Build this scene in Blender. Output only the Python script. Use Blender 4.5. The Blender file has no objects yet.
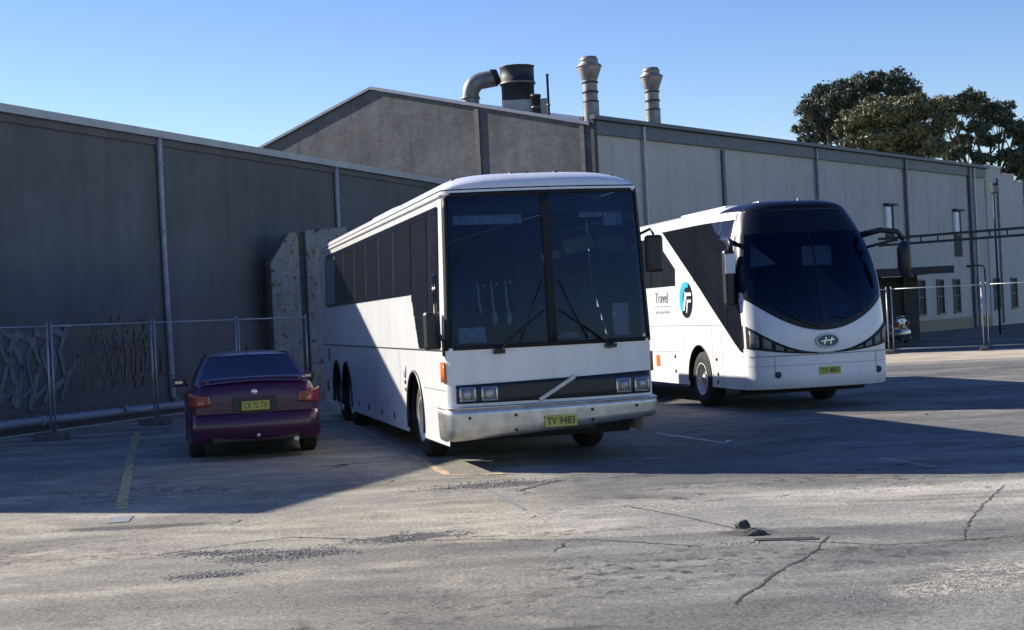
import bpy, bmesh, math, random
from mathutils import Vector, Matrix, noise
R = math.radians
S = bpy.context.scene
C = S.collection
rnd = random.Random(7)

# ------------------------------------------------------------------ camera
EYE = 1.8
cam_d = bpy.data.cameras.new('camera'); cam = bpy.data.objects.new('camera', cam_d); C.objects.link(cam)
cam_d.sensor_width = 36.0; cam_d.lens = 1500.0 * 36.0 / 1024.0
cam_d.clip_start = 0.1; cam_d.clip_end = 3000
cam.matrix_world = Matrix.Translation((0, 0, EYE)) @ Matrix.Rotation(R(90) + math.atan(2 / 1500.0), 4, 'X') @ Matrix.Rotation(-math.atan(0.049), 4, 'Z')
S.camera = cam
S.render.resolution_x = 1024; S.render.resolution_y = 630

# ------------------------------------------------------------------ sun and sky
SUN_EL = 28.7
LD = Vector((0.88, -0.475, 0)).normalized()         # horizontal travel direction of the light
world = bpy.data.worlds.new('World'); S.world = world; world.use_nodes = True
wn = world.node_tree; bg = wn.nodes['Background']
sky = wn.nodes.new('ShaderNodeTexSky'); sky.sky_type = 'NISHITA'; sky.sun_disc = False
sky.sun_elevation = R(SUN_EL); sky.sun_rotation = math.atan2(-LD.x, -LD.y)
sky.air_density = 1.0; sky.dust_density = 0.1; sky.ozone_density = 2.0
hs = wn.nodes.new('ShaderNodeHueSaturation'); hs.inputs['Saturation'].default_value = 1.28; hs.inputs['Hue'].default_value = 0.522
wn.links.new(sky.outputs['Color'], hs.inputs['Color']); wn.links.new(hs.outputs['Color'], bg.inputs['Color']); bg.inputs['Strength'].default_value = 0.088
sl = bpy.data.lights.new('sun', 'SUN'); sl.energy = 5.0; sl.angle = R(0.5); sl.color = (1.0, 0.93, 0.82)
so = bpy.data.objects.new('sun', sl); C.objects.link(so)
dv = Vector((LD.x * math.cos(R(SUN_EL)), LD.y * math.cos(R(SUN_EL)), -math.sin(R(SUN_EL))))
so.rotation_euler = dv.to_track_quat('-Z', 'Y').to_euler(); so.location = (-30, 30, 30)
S.view_settings.view_transform = 'Standard'; S.view_settings.look = 'None'
S.view_settings.exposure = 0.88; S.view_settings.gamma = 1.0; S.view_settings.use_curve_mapping = False
S.render.engine = 'CYCLES'
S.cycles.max_bounces = 8; S.cycles.transparent_max_bounces = 16

# ------------------------------------------------------------------ materials
def nt(name):
    m = bpy.data.materials.new(name); m.use_nodes = True
    t = m.node_tree; b = t.nodes['Principled BSDF']
    return m, t, b
def N(t, kind, **kw):
    n = t.nodes.new('ShaderNode' + kind)
    for k, v in kw.items():
        if hasattr(n, k): setattr(n, k, v)
        else: n.inputs[k].default_value = v
    return n
def L(t, a, b): t.links.new(a, b)
def coords(t, scale=(1, 1, 1), rot=(0, 0, 0), kind='Object'):
    tc = N(t, 'TexCoord'); mp = N(t, 'Mapping'); mp.inputs['Scale'].default_value = scale; mp.inputs['Rotation'].default_value = rot
    L(t, tc.outputs[kind], mp.inputs['Vector']); return mp.outputs['Vector']
def ramp(t, src, stops):
    r = N(t, 'ValToRGB'); e = r.color_ramp.elements
    while len(e) < len(stops): e.new(0.5)
    for i, (p, c) in enumerate(stops):
        e[i].position = p; e[i].color = c if len(c) == 4 else (*c, 1)
    L(t, src, r.inputs['Fac']); return r.outputs['Color']
def mixc(t, fac, a, b, mode='MIX'):
    m = N(t, 'Mix', data_type='RGBA', blend_type=mode)
    if isinstance(fac, float): m.inputs[0].default_value = fac
    else: L(t, fac, m.inputs[0])
    for i, v in ((6, a), (7, b)):
        if isinstance(v, tuple): m.inputs[i].default_value = (*v[:3], 1)
        else: L(t, v, m.inputs[i])
    return m.outputs[2]
def nz(t, vec, scale, detail=5, rough=0.55, dist=0.0):
    n = N(t, 'TexNoise'); n.inputs['Scale'].default_value = scale; n.inputs['Detail'].default_value = detail
    n.inputs['Roughness'].default_value = rough; n.inputs['Distortion'].default_value = dist
    L(t, vec, n.inputs['Vector']); return n.outputs['Fac']
def bump(t, b, h, strength=0.3, dist=0.02):
    bp = N(t, 'Bump'); bp.inputs['Strength'].default_value = strength; bp.inputs['Distance'].default_value = dist
    L(t, h, bp.inputs['Height']); L(t, bp.outputs['Normal'], b.inputs['Normal'])

def simple(name, col, rough=0.5, metal=0.0, var=0.12, scale=3.0, bmp=0.0, spec=0.5, coat=0.0, emis=None):
    m, t, b = nt(name)
    v = coords(t); f = nz(t, v, scale, 6)
    lo = tuple(c * (1 - var) for c in col); hi = tuple(min(1, c * (1 + var)) for c in col)
    L(t, ramp(t, f, [(0.3, lo), (0.7, hi)]), b.inputs['Base Color'])
    b.inputs['Roughness'].default_value = rough; b.inputs['Metallic'].default_value = metal
    b.inputs['Specular IOR Level'].default_value = spec; b.inputs['Coat Weight'].default_value = coat
    if bmp: bump(t, b, nz(t, v, scale * 6, 4), bmp, 0.01)
    return m

def worn(name, col):
    m, t, b = nt(name); v = coords(t); w = ramp(t, nz(t, v, 7, 7, 0.75), [(0.40, (0, 0, 0)), (0.56, (1, 1, 1))])
    L(t, mixc(t, w, (0.20, 0.185, 0.165), col), b.inputs['Base Color']); b.inputs['Roughness'].default_value = 0.9; return m
def glass(name, tint, op=0.35, rough=0.02, coat_tint=(0.02, 0.03, 0.045), refl=(0.9, 0.95, 1.0), ior=1.5):
    """thin tinted glazing: lets some light through, mirrors at glancing angles"""
    m = bpy.data.materials.new(name); m.use_nodes = True; t = m.node_tree; t.nodes.clear()
    out = N(t, 'OutputMaterial'); tr = N(t, 'BsdfTransparent'); tr.inputs['Color'].default_value = (*tint, 1)
    pr = N(t, 'BsdfPrincipled'); pr.inputs['Base Color'].default_value = (*coat_tint, 1); pr.inputs['Roughness'].default_value = rough; pr.inputs['Specular IOR Level'].default_value = 0.15
    mx = N(t, 'MixShader'); mx.inputs['Fac'].default_value = op
    L(t, tr.outputs[0], mx.inputs[1]); L(t, pr.outputs[0], mx.inputs[2])
    gl = N(t, 'BsdfGlossy'); gl.inputs['Roughness'].default_value = rough; gl.inputs['Color'].default_value = (*refl, 1)
    fr = N(t, 'Fresnel'); fr.inputs['IOR'].default_value = ior
    v = coords(t); bp = N(t, 'Bump'); bp.inputs['Strength'].default_value = 0.04; bp.inputs['Distance'].default_value = 0.02
    L(t, nz(t, v, 1.2, 2), bp.inputs['Height']); L(t, bp.outputs['Normal'], gl.inputs['Normal'])
    m2 = N(t, 'MixShader'); L(t, fr.outputs[0], m2.inputs['Fac']); L(t, mx.outputs[0], m2.inputs[1]); L(t, gl.outputs[0], m2.inputs[2])
    L(t, m2.outputs[0], out.inputs['Surface']); return m

def m_ground():
    m, t, b = nt('asphalt')
    v = coords(t)
    vs = coords(t, (0.42, 1.0, 1.0), (0, 0, R(-9)))
    big = nz(t, v, 0.16, 6, 0.6, 0.6)
    mid = nz(t, vs, 0.9, 8, 0.66, 1.0)
    fine = nz(t, v, 26, 6, 0.75)
    grit = N(t, 'TexVoronoi'); grit.inputs['Scale'].default_value = 55; L(t, v, grit.inputs['Vector'])
    base = ramp(t, mid, [(0.30, (0.120, 0.114, 0.099)), (0.45, (0.200, 0.190, 0.162)), (0.58, (0.275, 0.260, 0.220)), (0.75, (0.38, 0.355, 0.300))])
    sand = ramp(t, big, [(0.38, (0, 0, 0)), (0.62, (1, 1, 1))])
    base = mixc(t, mixc(t, 1.0, sand, (0.7, 0.7, 0.7), 'MULTIPLY'), base, (0.300, 0.282, 0.235))
    base = mixc(t, 0.5, base, mixc(t, 1.0, base, ramp(t, mid, [(0.35, (0.62, 0.62, 0.64)), (0.6, (1.15, 1.13, 1.08))]), 'MULTIPLY'))
    # smooth, newer, darker bitumen: patches with a border of their own
    vp = coords(t, (0.35, 0.8, 1), (0, 0, R(8)))
    pm = ramp(t, nz(t, vp, 0.42, 5, 0.55, 1.6), [(0.50, (0, 0, 0)), (0.545, (1, 1, 1))])
    base = mixc(t, mixc(t, 1.0, pm, (0.55, 0.55, 0.55), 'MULTIPLY'), base, (0.150, 0.146, 0.136))
    # grit
    g = ramp(t, fine, [(0.28, (0.55, 0.55, 0.56)), (0.48, (0.98, 0.98, 0.98)), (0.72, (1.38, 1.35, 1.28))])
    base = mixc(t, 0.85, base, g, 'MULTIPLY'); 
    base = mixc(t, 1.0, mixc(t, 0.75, base, g, 'MULTIPLY'), ramp(t, grit.outputs['Distance'], [(0.0, (0.7, 0.7, 0.7)), (0.25, (1, 1, 1))]), 'MULTIPLY')
    # pale sandy specks
    sp = ramp(t, nz(t, v, 9, 5, 0.8), [(0.64, (0, 0, 0)), (0.72, (1, 1, 1))])
    base = mixc(t, sp, base, (0.34, 0.31, 0.26))
    # ravelled asphalt: dark crumbling spots in bands
    spots2 = nz(t, coords(t, (1, 1.6, 1)), 6.0, 8, 0.85)
    rav = nz(t, coords(t, (0.5, 1.4, 1)), 0.55, 4, 0.5, 0.8); spots = nz(t, v, 7, 6, 0.75)
    mm = N(t, 'Math', operation='MULTIPLY'); L(t, ramp(t, rav, [(0.54, (0, 0, 0)), (0.64, (1, 1, 1))]), mm.inputs[0])
    L(t, ramp(t, spots, [(0.50, (0, 0, 0)), (0.60, (1, 1, 1))]), mm.inputs[1])
    base = mixc(t, mm.outputs[0], base, (0.075, 0.068, 0.06))
    iso = nz(t, v, 2.6, 9, 0.78, 0.3)
    base = mixc(t, 1.0, base, ramp(t, iso, [(0.30, (0.58, 0.58, 0.60)), (0.44, (0.94, 0.94, 0.94)), (0.60, (1.12, 1.11, 1.09)), (0.75, (1.38, 1.35, 1.28))]), 'MULTIPLY')
    # newer, darker bitumen over two areas, wandering edges; right one includes painted shadow depth
    tc2 = N(t, 'TexCoord'); sp2 = N(t, 'SeparateXYZ'); L(t, tc2.outputs['Object'], sp2.inputs[0]); wob = nz(t, v, 0.7, 6, 0.6)
    def half(axis, edge, sgn, soft=.12, amp=1.2):
        m1 = N(t, 'Math', operation='MULTIPLY_ADD'); L(t, wob, m1.inputs[0]); m1.inputs[1].default_value = amp; L(t, sp2.outputs[axis], m1.inputs[2])
        r1 = N(t, 'MapRange'); r1.inputs['From Min'].default_value = edge + amp / 2 - soft * sgn; r1.inputs['From Max'].default_value = edge + amp / 2 + soft * sgn; L(t, m1.outputs[0], r1.inputs['Value']); return r1.outputs[0]
    def both(a, b):
        m1 = N(t, 'Math', operation='MULTIPLY'); L(t, a, m1.inputs[0]); L(t, b, m1.inputs[1]); return m1.outputs[0]
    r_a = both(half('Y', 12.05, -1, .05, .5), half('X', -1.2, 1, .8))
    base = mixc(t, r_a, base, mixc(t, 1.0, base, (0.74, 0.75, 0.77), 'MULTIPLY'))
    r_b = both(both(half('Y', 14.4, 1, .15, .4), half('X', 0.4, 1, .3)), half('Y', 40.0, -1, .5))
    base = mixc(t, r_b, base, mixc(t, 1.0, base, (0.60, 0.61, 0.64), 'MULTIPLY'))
    r_c = half('X', 0.2, -1, .5, 1.0)  # warm tint on the left ground, offsets the blue of its shade
    base = mixc(t, r_c, base, mixc(t, 1.0, base, (1.08, 1.04, 0.96), 'MULTIPLY'))
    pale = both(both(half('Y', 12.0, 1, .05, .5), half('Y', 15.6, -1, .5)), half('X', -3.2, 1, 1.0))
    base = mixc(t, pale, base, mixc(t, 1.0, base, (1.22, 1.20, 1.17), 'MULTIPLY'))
    far_ = half('Y', 48.5, 1, .3, .4); base = mixc(t, far_, base, mixc(t, 1.0, base, (0.40, 0.42, 0.45), 'MULTIPLY'))  # shade past the fence painted into the ground colour
    # crumbled pale patch at the lower right
    for (cx_, cy_, rx_, ry_, an_) in ((2.75, 9.35, .85, .45, .6), (3.15, 9.9, .6, .4, .4), (1.15, 13.7, 1.0, .35, -.3)):
        tc_ = N(t, 'TexCoord'); mp_ = N(t, 'Mapping'); mp_.vector_type = 'TEXTURE'; mp_.inputs['Location'].default_value = (cx_, cy_, 0); mp_.inputs['Rotation'].default_value = (0, 0, an_); mp_.inputs['Scale'].default_value = (rx_, ry_, 1)
        L(t, tc_.outputs['Object'], mp_.inputs['Vector']); ln_ = N(t, 'VectorMath', operation='LENGTH'); L(t, mp_.outputs[0], ln_.inputs[0])
        a_ = N(t, 'MapRange'); a_.inputs['From Min'].default_value = 1.25; a_.inputs['From Max'].default_value = .3; a_.inputs['To Max'].default_value = .26; L(t, ln_.outputs['Value'], a_.inputs['Value'])
        sp_ = nz(t, v, 16.0, 7, 0.85); b_ = N(t, 'Math', operation='ADD'); L(t, a_.outputs[0], b_.inputs[0]); L(t, nz(t, v, 3.2, 7, 0.8), b_.inputs[1])
        base = mixc(t, ramp(t, b_.outputs[0], [(0.64, (0, 0, 0)), (0.69, (1, 1, 1))]), base, ramp(t, sp_, [(0.42, (0.10, 0.088, 0.07)), (0.50, (0.26, 0.235, 0.19)), (0.60, (0.46, 0.42, 0.34))]))
    # crumbled hollows at fixed places in the yard
    for (cx_, cy_, rx_, ry_, an_) in ((-1.9, 11.9, .85, .42, .25), (-.95, 12.55, .7, .34, .3), (-2.35, 11.1, .5, .18, 0), (-2.5, 12.2, .6, .2, 0), (-.3, 16.2, 1.0, .4, .1), (1.8, 11.9, .35, .3, 0), (-3.6, 14.1, 1.3, .25, 0), (.3, 8.6, .3, .1, 0)):
        tc_ = N(t, 'TexCoord'); mp_ = N(t, 'Mapping'); mp_.vector_type = 'TEXTURE'; mp_.inputs['Location'].default_value = (cx_, cy_, 0); mp_.inputs['Rotation'].default_value = (0, 0, an_); mp_.inputs['Scale'].default_value = (rx_, ry_, 1)
        L(t, tc_.outputs['Object'], mp_.inputs['Vector']); ln_ = N(t, 'VectorMath', operation='LENGTH'); L(t, mp_.outputs[0], ln_.inputs[0])
        a_ = N(t, 'MapRange'); a_.inputs['From Min'].default_value = 1.25; a_.inputs['From Max'].default_value = .3; a_.inputs['To Max'].default_value = .34; L(t, ln_.outputs['Value'], a_.inputs['Value'])
        b_ = N(t, 'Math', operation='ADD'); L(t, a_.outputs[0], b_.inputs[0]); L(t, spots2, b_.inputs[1])
        base = mixc(t, ramp(t, b_.outputs[0], [(0.70, (0, 0, 0)), (0.76, (1, 1, 1))]), base, (0.085, 0.078, 0.07))
    # cracks
    wv = N(t, 'VectorMath', operation='ADD'); L(t, v, wv.inputs[0])
    dn = N(t, 'TexNoise'); dn.inputs['Scale'].default_value = 1.2; dn.inputs['Detail'].default_value = 6; L(t, v, dn.inputs['Vector']); L(t, dn.outputs['Color'], wv.inputs[1])
    vc = N(t, 'TexVoronoi', feature='DISTANCE_TO_EDGE'); vc.inputs['Scale'].default_value = 0.42; L(t, wv.outputs[0], vc.inputs['Vector'])
    ck = ramp(t, vc.outputs['Distance'], [(0.0, (1, 1, 1)), (0.006, (1, 1, 1)), (0.012, (0, 0, 0))])
    cm = N(t, 'Math', operation='MULTIPLY'); L(t, ck, cm.inputs[0]); L(t, ramp(t, nz(t, v, 0.8, 3), [(0.56, (0, 0, 0)), (0.64, (1, 1, 1))]), cm.inputs[1])
    base = mixc(t, cm.outputs[0], base, (0.05, 0.046, 0.04))
    base = mixc(t, 1.0, base, (1.24, 1.27, 1.34), 'MULTIPLY')
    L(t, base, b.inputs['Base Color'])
    b.inputs['Roughness'].default_value = 0.93; b.inputs['Specular IOR Level'].default_value = 0.25
    h = N(t, 'Math', operation='MULTIPLY_ADD'); L(t, fine, h.inputs[0]); h.inputs[1].default_value = 0.55; L(t, iso, h.inputs[2])
    h2 = N(t, 'Math', operation='SUBTRACT'); L(t, h.outputs[0], h2.inputs[0]); L(t, cm.outputs[0], h2.inputs[1])
    bump(t, b, h2.outputs[0], 0.8, 0.035)
    return m

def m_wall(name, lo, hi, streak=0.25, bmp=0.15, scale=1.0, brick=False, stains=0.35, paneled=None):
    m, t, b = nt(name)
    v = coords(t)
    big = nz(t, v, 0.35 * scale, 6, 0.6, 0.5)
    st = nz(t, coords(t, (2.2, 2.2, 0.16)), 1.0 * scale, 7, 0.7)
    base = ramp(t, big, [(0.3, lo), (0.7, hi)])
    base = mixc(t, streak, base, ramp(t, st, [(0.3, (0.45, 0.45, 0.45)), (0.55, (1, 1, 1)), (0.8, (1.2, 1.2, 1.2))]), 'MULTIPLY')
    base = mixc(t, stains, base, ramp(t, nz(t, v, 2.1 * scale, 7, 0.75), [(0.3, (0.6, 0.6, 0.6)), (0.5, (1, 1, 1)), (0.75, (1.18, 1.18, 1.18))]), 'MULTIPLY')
    h = nz(t, v, 14, 5, 0.7)
    if brick:
        bk = N(t, 'TexBrick'); bk.inputs['Scale'].default_value = 1.0
        bk.inputs['Brick Width'].default_value = 0.36; bk.inputs['Row Height'].default_value = 0.12; bk.inputs['Mortar Size'].default_value = 0.014
        bk.inputs['Color1'].default_value = (0.74, 0.72, 0.70, 1); bk.inputs['Color2'].default_value = (1.22, 1.2, 1.15, 1); bk.inputs['Mortar'].default_value = (0.72, 0.72, 0.72, 1)
        tc = N(t, 'TexCoord'); sx = N(t, 'SeparateXYZ'); L(t, tc.outputs['Object'], sx.inputs[0])
        cx = N(t, 'CombineXYZ'); L(t, sx.outputs['X'], cx.inputs['X']); L(t, sx.outputs['Z'], cx.inputs['Y']); L(t, cx.outputs[0], bk.inputs['Vector'])
        base = mixc(t, 0.32, base, bk.outputs['Color'], 'MULTIPLY')
    L(t, base, b.inputs['Base Color']); b.inputs['Roughness'].default_value = 0.9; b.inputs['Specular IOR Level'].default_value = 0.2
    bump(t, b, h, bmp, 0.02)
    return m

def m_peel():
    m, t, b = nt('peeling_paint')
    v = coords(t)
    base = ramp(t, nz(t, v, 1.6, 5), [(0.3, (0.22, 0.22, 0.21)), (0.7, (0.31, 0.305, 0.29))])
    ch = ramp(t, nz(t, coords(t, (1, 1, 0.8)), 7.5, 6, 0.75, 0.4), [(0.572, (0, 0, 0)), (0.59, (1, 1, 1))])
    base = mixc(t, ch, base, (0.07, 0.066, 0.06))
    base = mixc(t, 0.6, base, ramp(t, nz(t, coords(t, (3, 3, 0.3)), 2, 5), [(0.3, (0.6, 0.6, 0.6)), (0.6, (1.05, 1.05, 1.05))]), 'MULTIPLY')
    L(t, base, b.inputs['Base Color']); b.inputs['Roughness'].default_value = 0.85
    bump(t, b, ch, 0.4, 0.01)
    return m

def m_busw(name='white_coach_paint', col=(0.78, 0.78, 0.77)):
    m, t, b = nt(name)
    v = coords(t)
    base = ramp(t, nz(t, v, 1.3, 5), [(0.3, tuple(c * 0.93 for c in col)), (0.7, col)])
    # road grime: splashes, streaks under trim
    gr = nz(t, coords(t, (4, 1.5, 0.35)), 1.6, 7, 0.72)
    base = mixc(t, 0.45, base, ramp(t, gr, [(0.28, (0.72, 0.70, 0.66)), (0.52, (1, 1, 1))]), 'MULTIPLY')
    L(t, base, b.inputs['Base Color']); b.inputs['Roughness'].default_value = 0.28; b.inputs['Coat Weight'].default_value = 0.3; b.inputs['Coat Roughness'].default_value = 0.08
    bump(t, b, nz(t, v, 1.6, 3), 0.22, 0.02)
    return m

M = {}
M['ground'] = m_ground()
M['white'] = m_busw()
M['white2'] = m_busw('white_gloss_paint', (0.80, 0.80, 0.79))
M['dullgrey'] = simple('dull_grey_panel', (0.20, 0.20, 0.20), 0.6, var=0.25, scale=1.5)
M['cowl'] = simple('dark_grey_paint', (0.05, 0.052, 0.06), 0.4)
M['black'] = simple('black_plastic', (0.018, 0.018, 0.02), 0.45)
M['gloss_black'] = simple('gloss_black_paint', (0.012, 0.013, 0.018), 0.12, coat=0.5)
M['brow'] = simple('black_mask_paint', (0.008, 0.010, 0.017), 0.30, spec=0.22)
M['satin'] = simple('satin_black_trim', (0.014, 0.015, 0.018), 0.55, spec=0.2)
M['rubber'] = simple('rubber', (0.022, 0.021, 0.02), 0.85, bmp=0.1)
M['chrome'] = simple('polished_steel', (0.60, 0.59, 0.57), 0.32, 0.85, 0.2)
M['rim'] = simple('wheel_rim_steel', (0.52, 0.51, 0.48), 0.5, 0.45, 0.3, 8, 0.05)
M['mirror'] = simple('mirror_face', (0.35, 0.36, 0.38), 0.15, 1.0)
M['steel'] = simple('brushed_steel', (0.55, 0.54, 0.52), 0.38, 0.9, 0.2, 6, 0.05)
M['galv'] = simple('galvanised_steel', (0.42, 0.43, 0.44), 0.45, 0.6, 0.18, 5)
M['glass'] = glass('windscreen_glass', (0.42, 0.54, 0.72), 0.26, 0.15, (0.006, 0.014, 0.036), (0.25, 0.38, 0.70), 1.45)
M['dark_glass'] = glass('dark_windscreen_glass', (0.40, 0.50, 0.64), 0.22, 0.06, (0.005, 0.009, 0.022), (0.25, 0.36, 0.62), 1.45)
M['tint'] = glass('tinted_glass', (0.16, 0.18, 0.19), 0.90, 0.05, (0.022, 0.025, 0.030), (0.5, 0.55, 0.6), 1.4)
M['deep_tint'] = glass('deep_tinted_glass', (0.1, 0.11, 0.12), 0.985, 0.06, (0.010, 0.012, 0.016), (0.35, 0.4, 0.5), 1.35)
M['cab_glass'] = glass('cab_window_glass', (0.45, 0.5, 0.5), 0.35)
M['car_glass'] = glass('car_glass', (0.3, 0.36, 0.42), 0.6, 0.03, (0.012, 0.016, 0.025), (0.45, 0.5, 0.65), 1.45)
M['lens'] = simple('clear_lens', (0.17, 0.17, 0.155), 0.5, 0.0, 0.45, 30, 0.1, coat=0.15)
M['amber'] = simple('amber_lens', (0.85, 0.20, 0.03), 0.25, coat=0.5)
M['red_lens'] = simple('red_lens', (0.17, 0.014, 0.012), 0.2, coat=0.6)
M['pale_red_lens'] = simple('pale_red_lens', (0.36, 0.11, 0.08), 0.2, coat=0.6)
M['plate'] = simple('plate_yellow', (0.46, 0.44, 0.08), 0.45, var=0.06)
M['ink'] = simple('black_lettering', (0.012, 0.012, 0.012), 0.5)
M['grey_ink'] = simple('grey_lettering', (0.22, 0.23, 0.25), 0.5)
M['visor'] = simple('grey_blue_visor', (0.34, 0.40, 0.46), 0.8)
M['seat'] = simple('seat_fabric', (0.07, 0.085, 0.12), 0.9, var=0.3, scale=9)
M['dash'] = simple('dashboard_grey', (0.05, 0.05, 0.053), 0.7)
M['liner'] = simple('cabin_liner', (0.09, 0.10, 0.11), 0.85)
M['cream'] = simple('cream_patch_card', (0.72, 0.66, 0.46), 0.7)
M['paper'] = simple('paper_pale_blue', (0.66, 0.78, 0.82), 0.8, var=0.25, scale=14)
M['blue_sheet'] = simple('blue_logo_paint', (0.02, 0.10, 0.16), 0.3)
M['cyan'] = simple('cyan_logo_paint', (0.05, 0.45, 0.62), 0.3)
M['navy'] = simple('navy_paint', (0.010, 0.014, 0.03), 0.3)
M['purple'] = simple('purple_car_paint', (0.048, 0.006, 0.038), 0.32, 0.1, 0.1, coat=0.35)
M['darkcar'] = simple('dark_blue_car_paint', (0.01, 0.014, 0.03), 0.25, 0.3, coat=0.9)
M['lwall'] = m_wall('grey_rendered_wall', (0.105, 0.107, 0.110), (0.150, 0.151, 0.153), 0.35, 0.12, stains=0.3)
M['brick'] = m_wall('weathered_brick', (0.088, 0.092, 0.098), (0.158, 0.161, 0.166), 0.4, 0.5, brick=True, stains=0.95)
M['rwall'] = m_wall('pale_grey_panel', (0.44, 0.42, 0.375), (0.52, 0.495, 0.44), 0.18, 0.05, stains=0.15)
M['cwall'] = m_wall('cream_wall', (0.48, 0.46, 0.41), (0.55, 0.52, 0.46), 0.15, 0.05, stains=0.15)
M['fascia'] = simple('slate_metal_fascia', (0.10, 0.107, 0.125), 0.5, 0.3, 0.15)
M['trim'] = simple('blue_grey_gutter', (0.17, 0.19, 0.24), 0.45, 0.3, 0.15)
M['gutter'] = simple('pale_gutter', (0.36, 0.38, 0.42), 0.45, 0.3, 0.15)
M['pipe'] = simple('painted_downpipe', (0.26, 0.29, 0.36), 0.5, 0.1, 0.2)
M['roof'] = simple('metal_roofing', (0.28, 0.29, 0.30), 0.4, 0.5, 0.2)
M['peel'] = m_peel()
M['duct'] = simple('weathered_duct', (0.20, 0.195, 0.19), 0.5, 0.4, 0.35, 2.5, 0.1)
M['cowlm'] = simple('weathered_flue', (0.25, 0.225, 0.21), 0.5, 0.3, 0.45, 2.2, 0.1)
M['rusty'] = simple('rust_band', (0.16, 0.06, 0.04), 0.8, 0.2, 0.4, 4)
M['tank'] = simple('dark_vent', (0.03, 0.032, 0.035), 0.6, 0.2, 0.3)
M['yellow'] = worn('worn_yellow_paint', (0.62, 0.50, 0.17))
M['orange'] = worn('worn_orange_paint', (0.62, 0.43, 0.22))
M['wline'] = worn('worn_white_paint', (0.66, 0.65, 0.62))
M['bluem'] = worn('blue_marking', (0.19, 0.215, 0.25))
M['crack'] = simple('crack_fill', (0.065, 0.06, 0.052), 0.95, var=0.4, scale=9)
M['stone'] = simple('asphalt_rubble', (0.22, 0.205, 0.18), 0.95, var=0.6, scale=8)
M['palestone'] = simple('pale_rubble', (0.34, 0.31, 0.26), 0.95, var=0.5, scale=8)
M['verge'] = simple('pale_sandy_concrete', (0.40, 0.34, 0.25), 0.9, var=0.25, scale=0.8, bmp=0.2)
M['concrete'] = simple('concrete_foot', (0.14, 0.13, 0.12), 0.9, var=0.3, scale=5)
M['graf'] = simple('faded_blue_spray', (0.158, 0.170, 0.178), 0.8, var=0.35, scale=3)
M['graf2'] = simple('faded_brown_spray', (0.120, 0.104, 0.085), 0.8, var=0.35, scale=2)
M['window_dark'] = simple('dark_window', (0.02, 0.024, 0.03), 0.5, spec=0.1)
M['whitebox'] = simple('white_blind', (0.80, 0.80, 0.76), 0.6, var=0.05)
M['red'] = simple('red_plastic', (0.20, 0.02, 0.025), 0.45)
M['bark'] = simple('bark', (0.13, 0.11, 0.085), 0.9, var=0.35, scale=6, bmp=0.3)
def leafmat(name, a, bb):
    m, t, b = nt(name)
    oi = nz(t, coords(t), 0.9, 4)
    L(t, ramp(t, oi, [(0.3, a), (0.7, bb)]), b.inputs['Base Color']); b.inputs['Roughness'].default_value = 0.6
    b.inputs['Transmission Weight'].default_value = 0.0
    return m
M['leaf_dark'] = leafmat('dark_gum_leaves', (0.060, 0.080, 0.056), (0.120, 0.132, 0.092))
M['leaf_olive'] = leafmat('olive_gum_leaves', (0.105, 0.118, 0.050), (0.185, 0.180, 0.085))
M['leaf_green'] = leafmat('green_gum_leaves', (0.062, 0.086, 0.050), (0.120, 0.138, 0.080))

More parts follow.
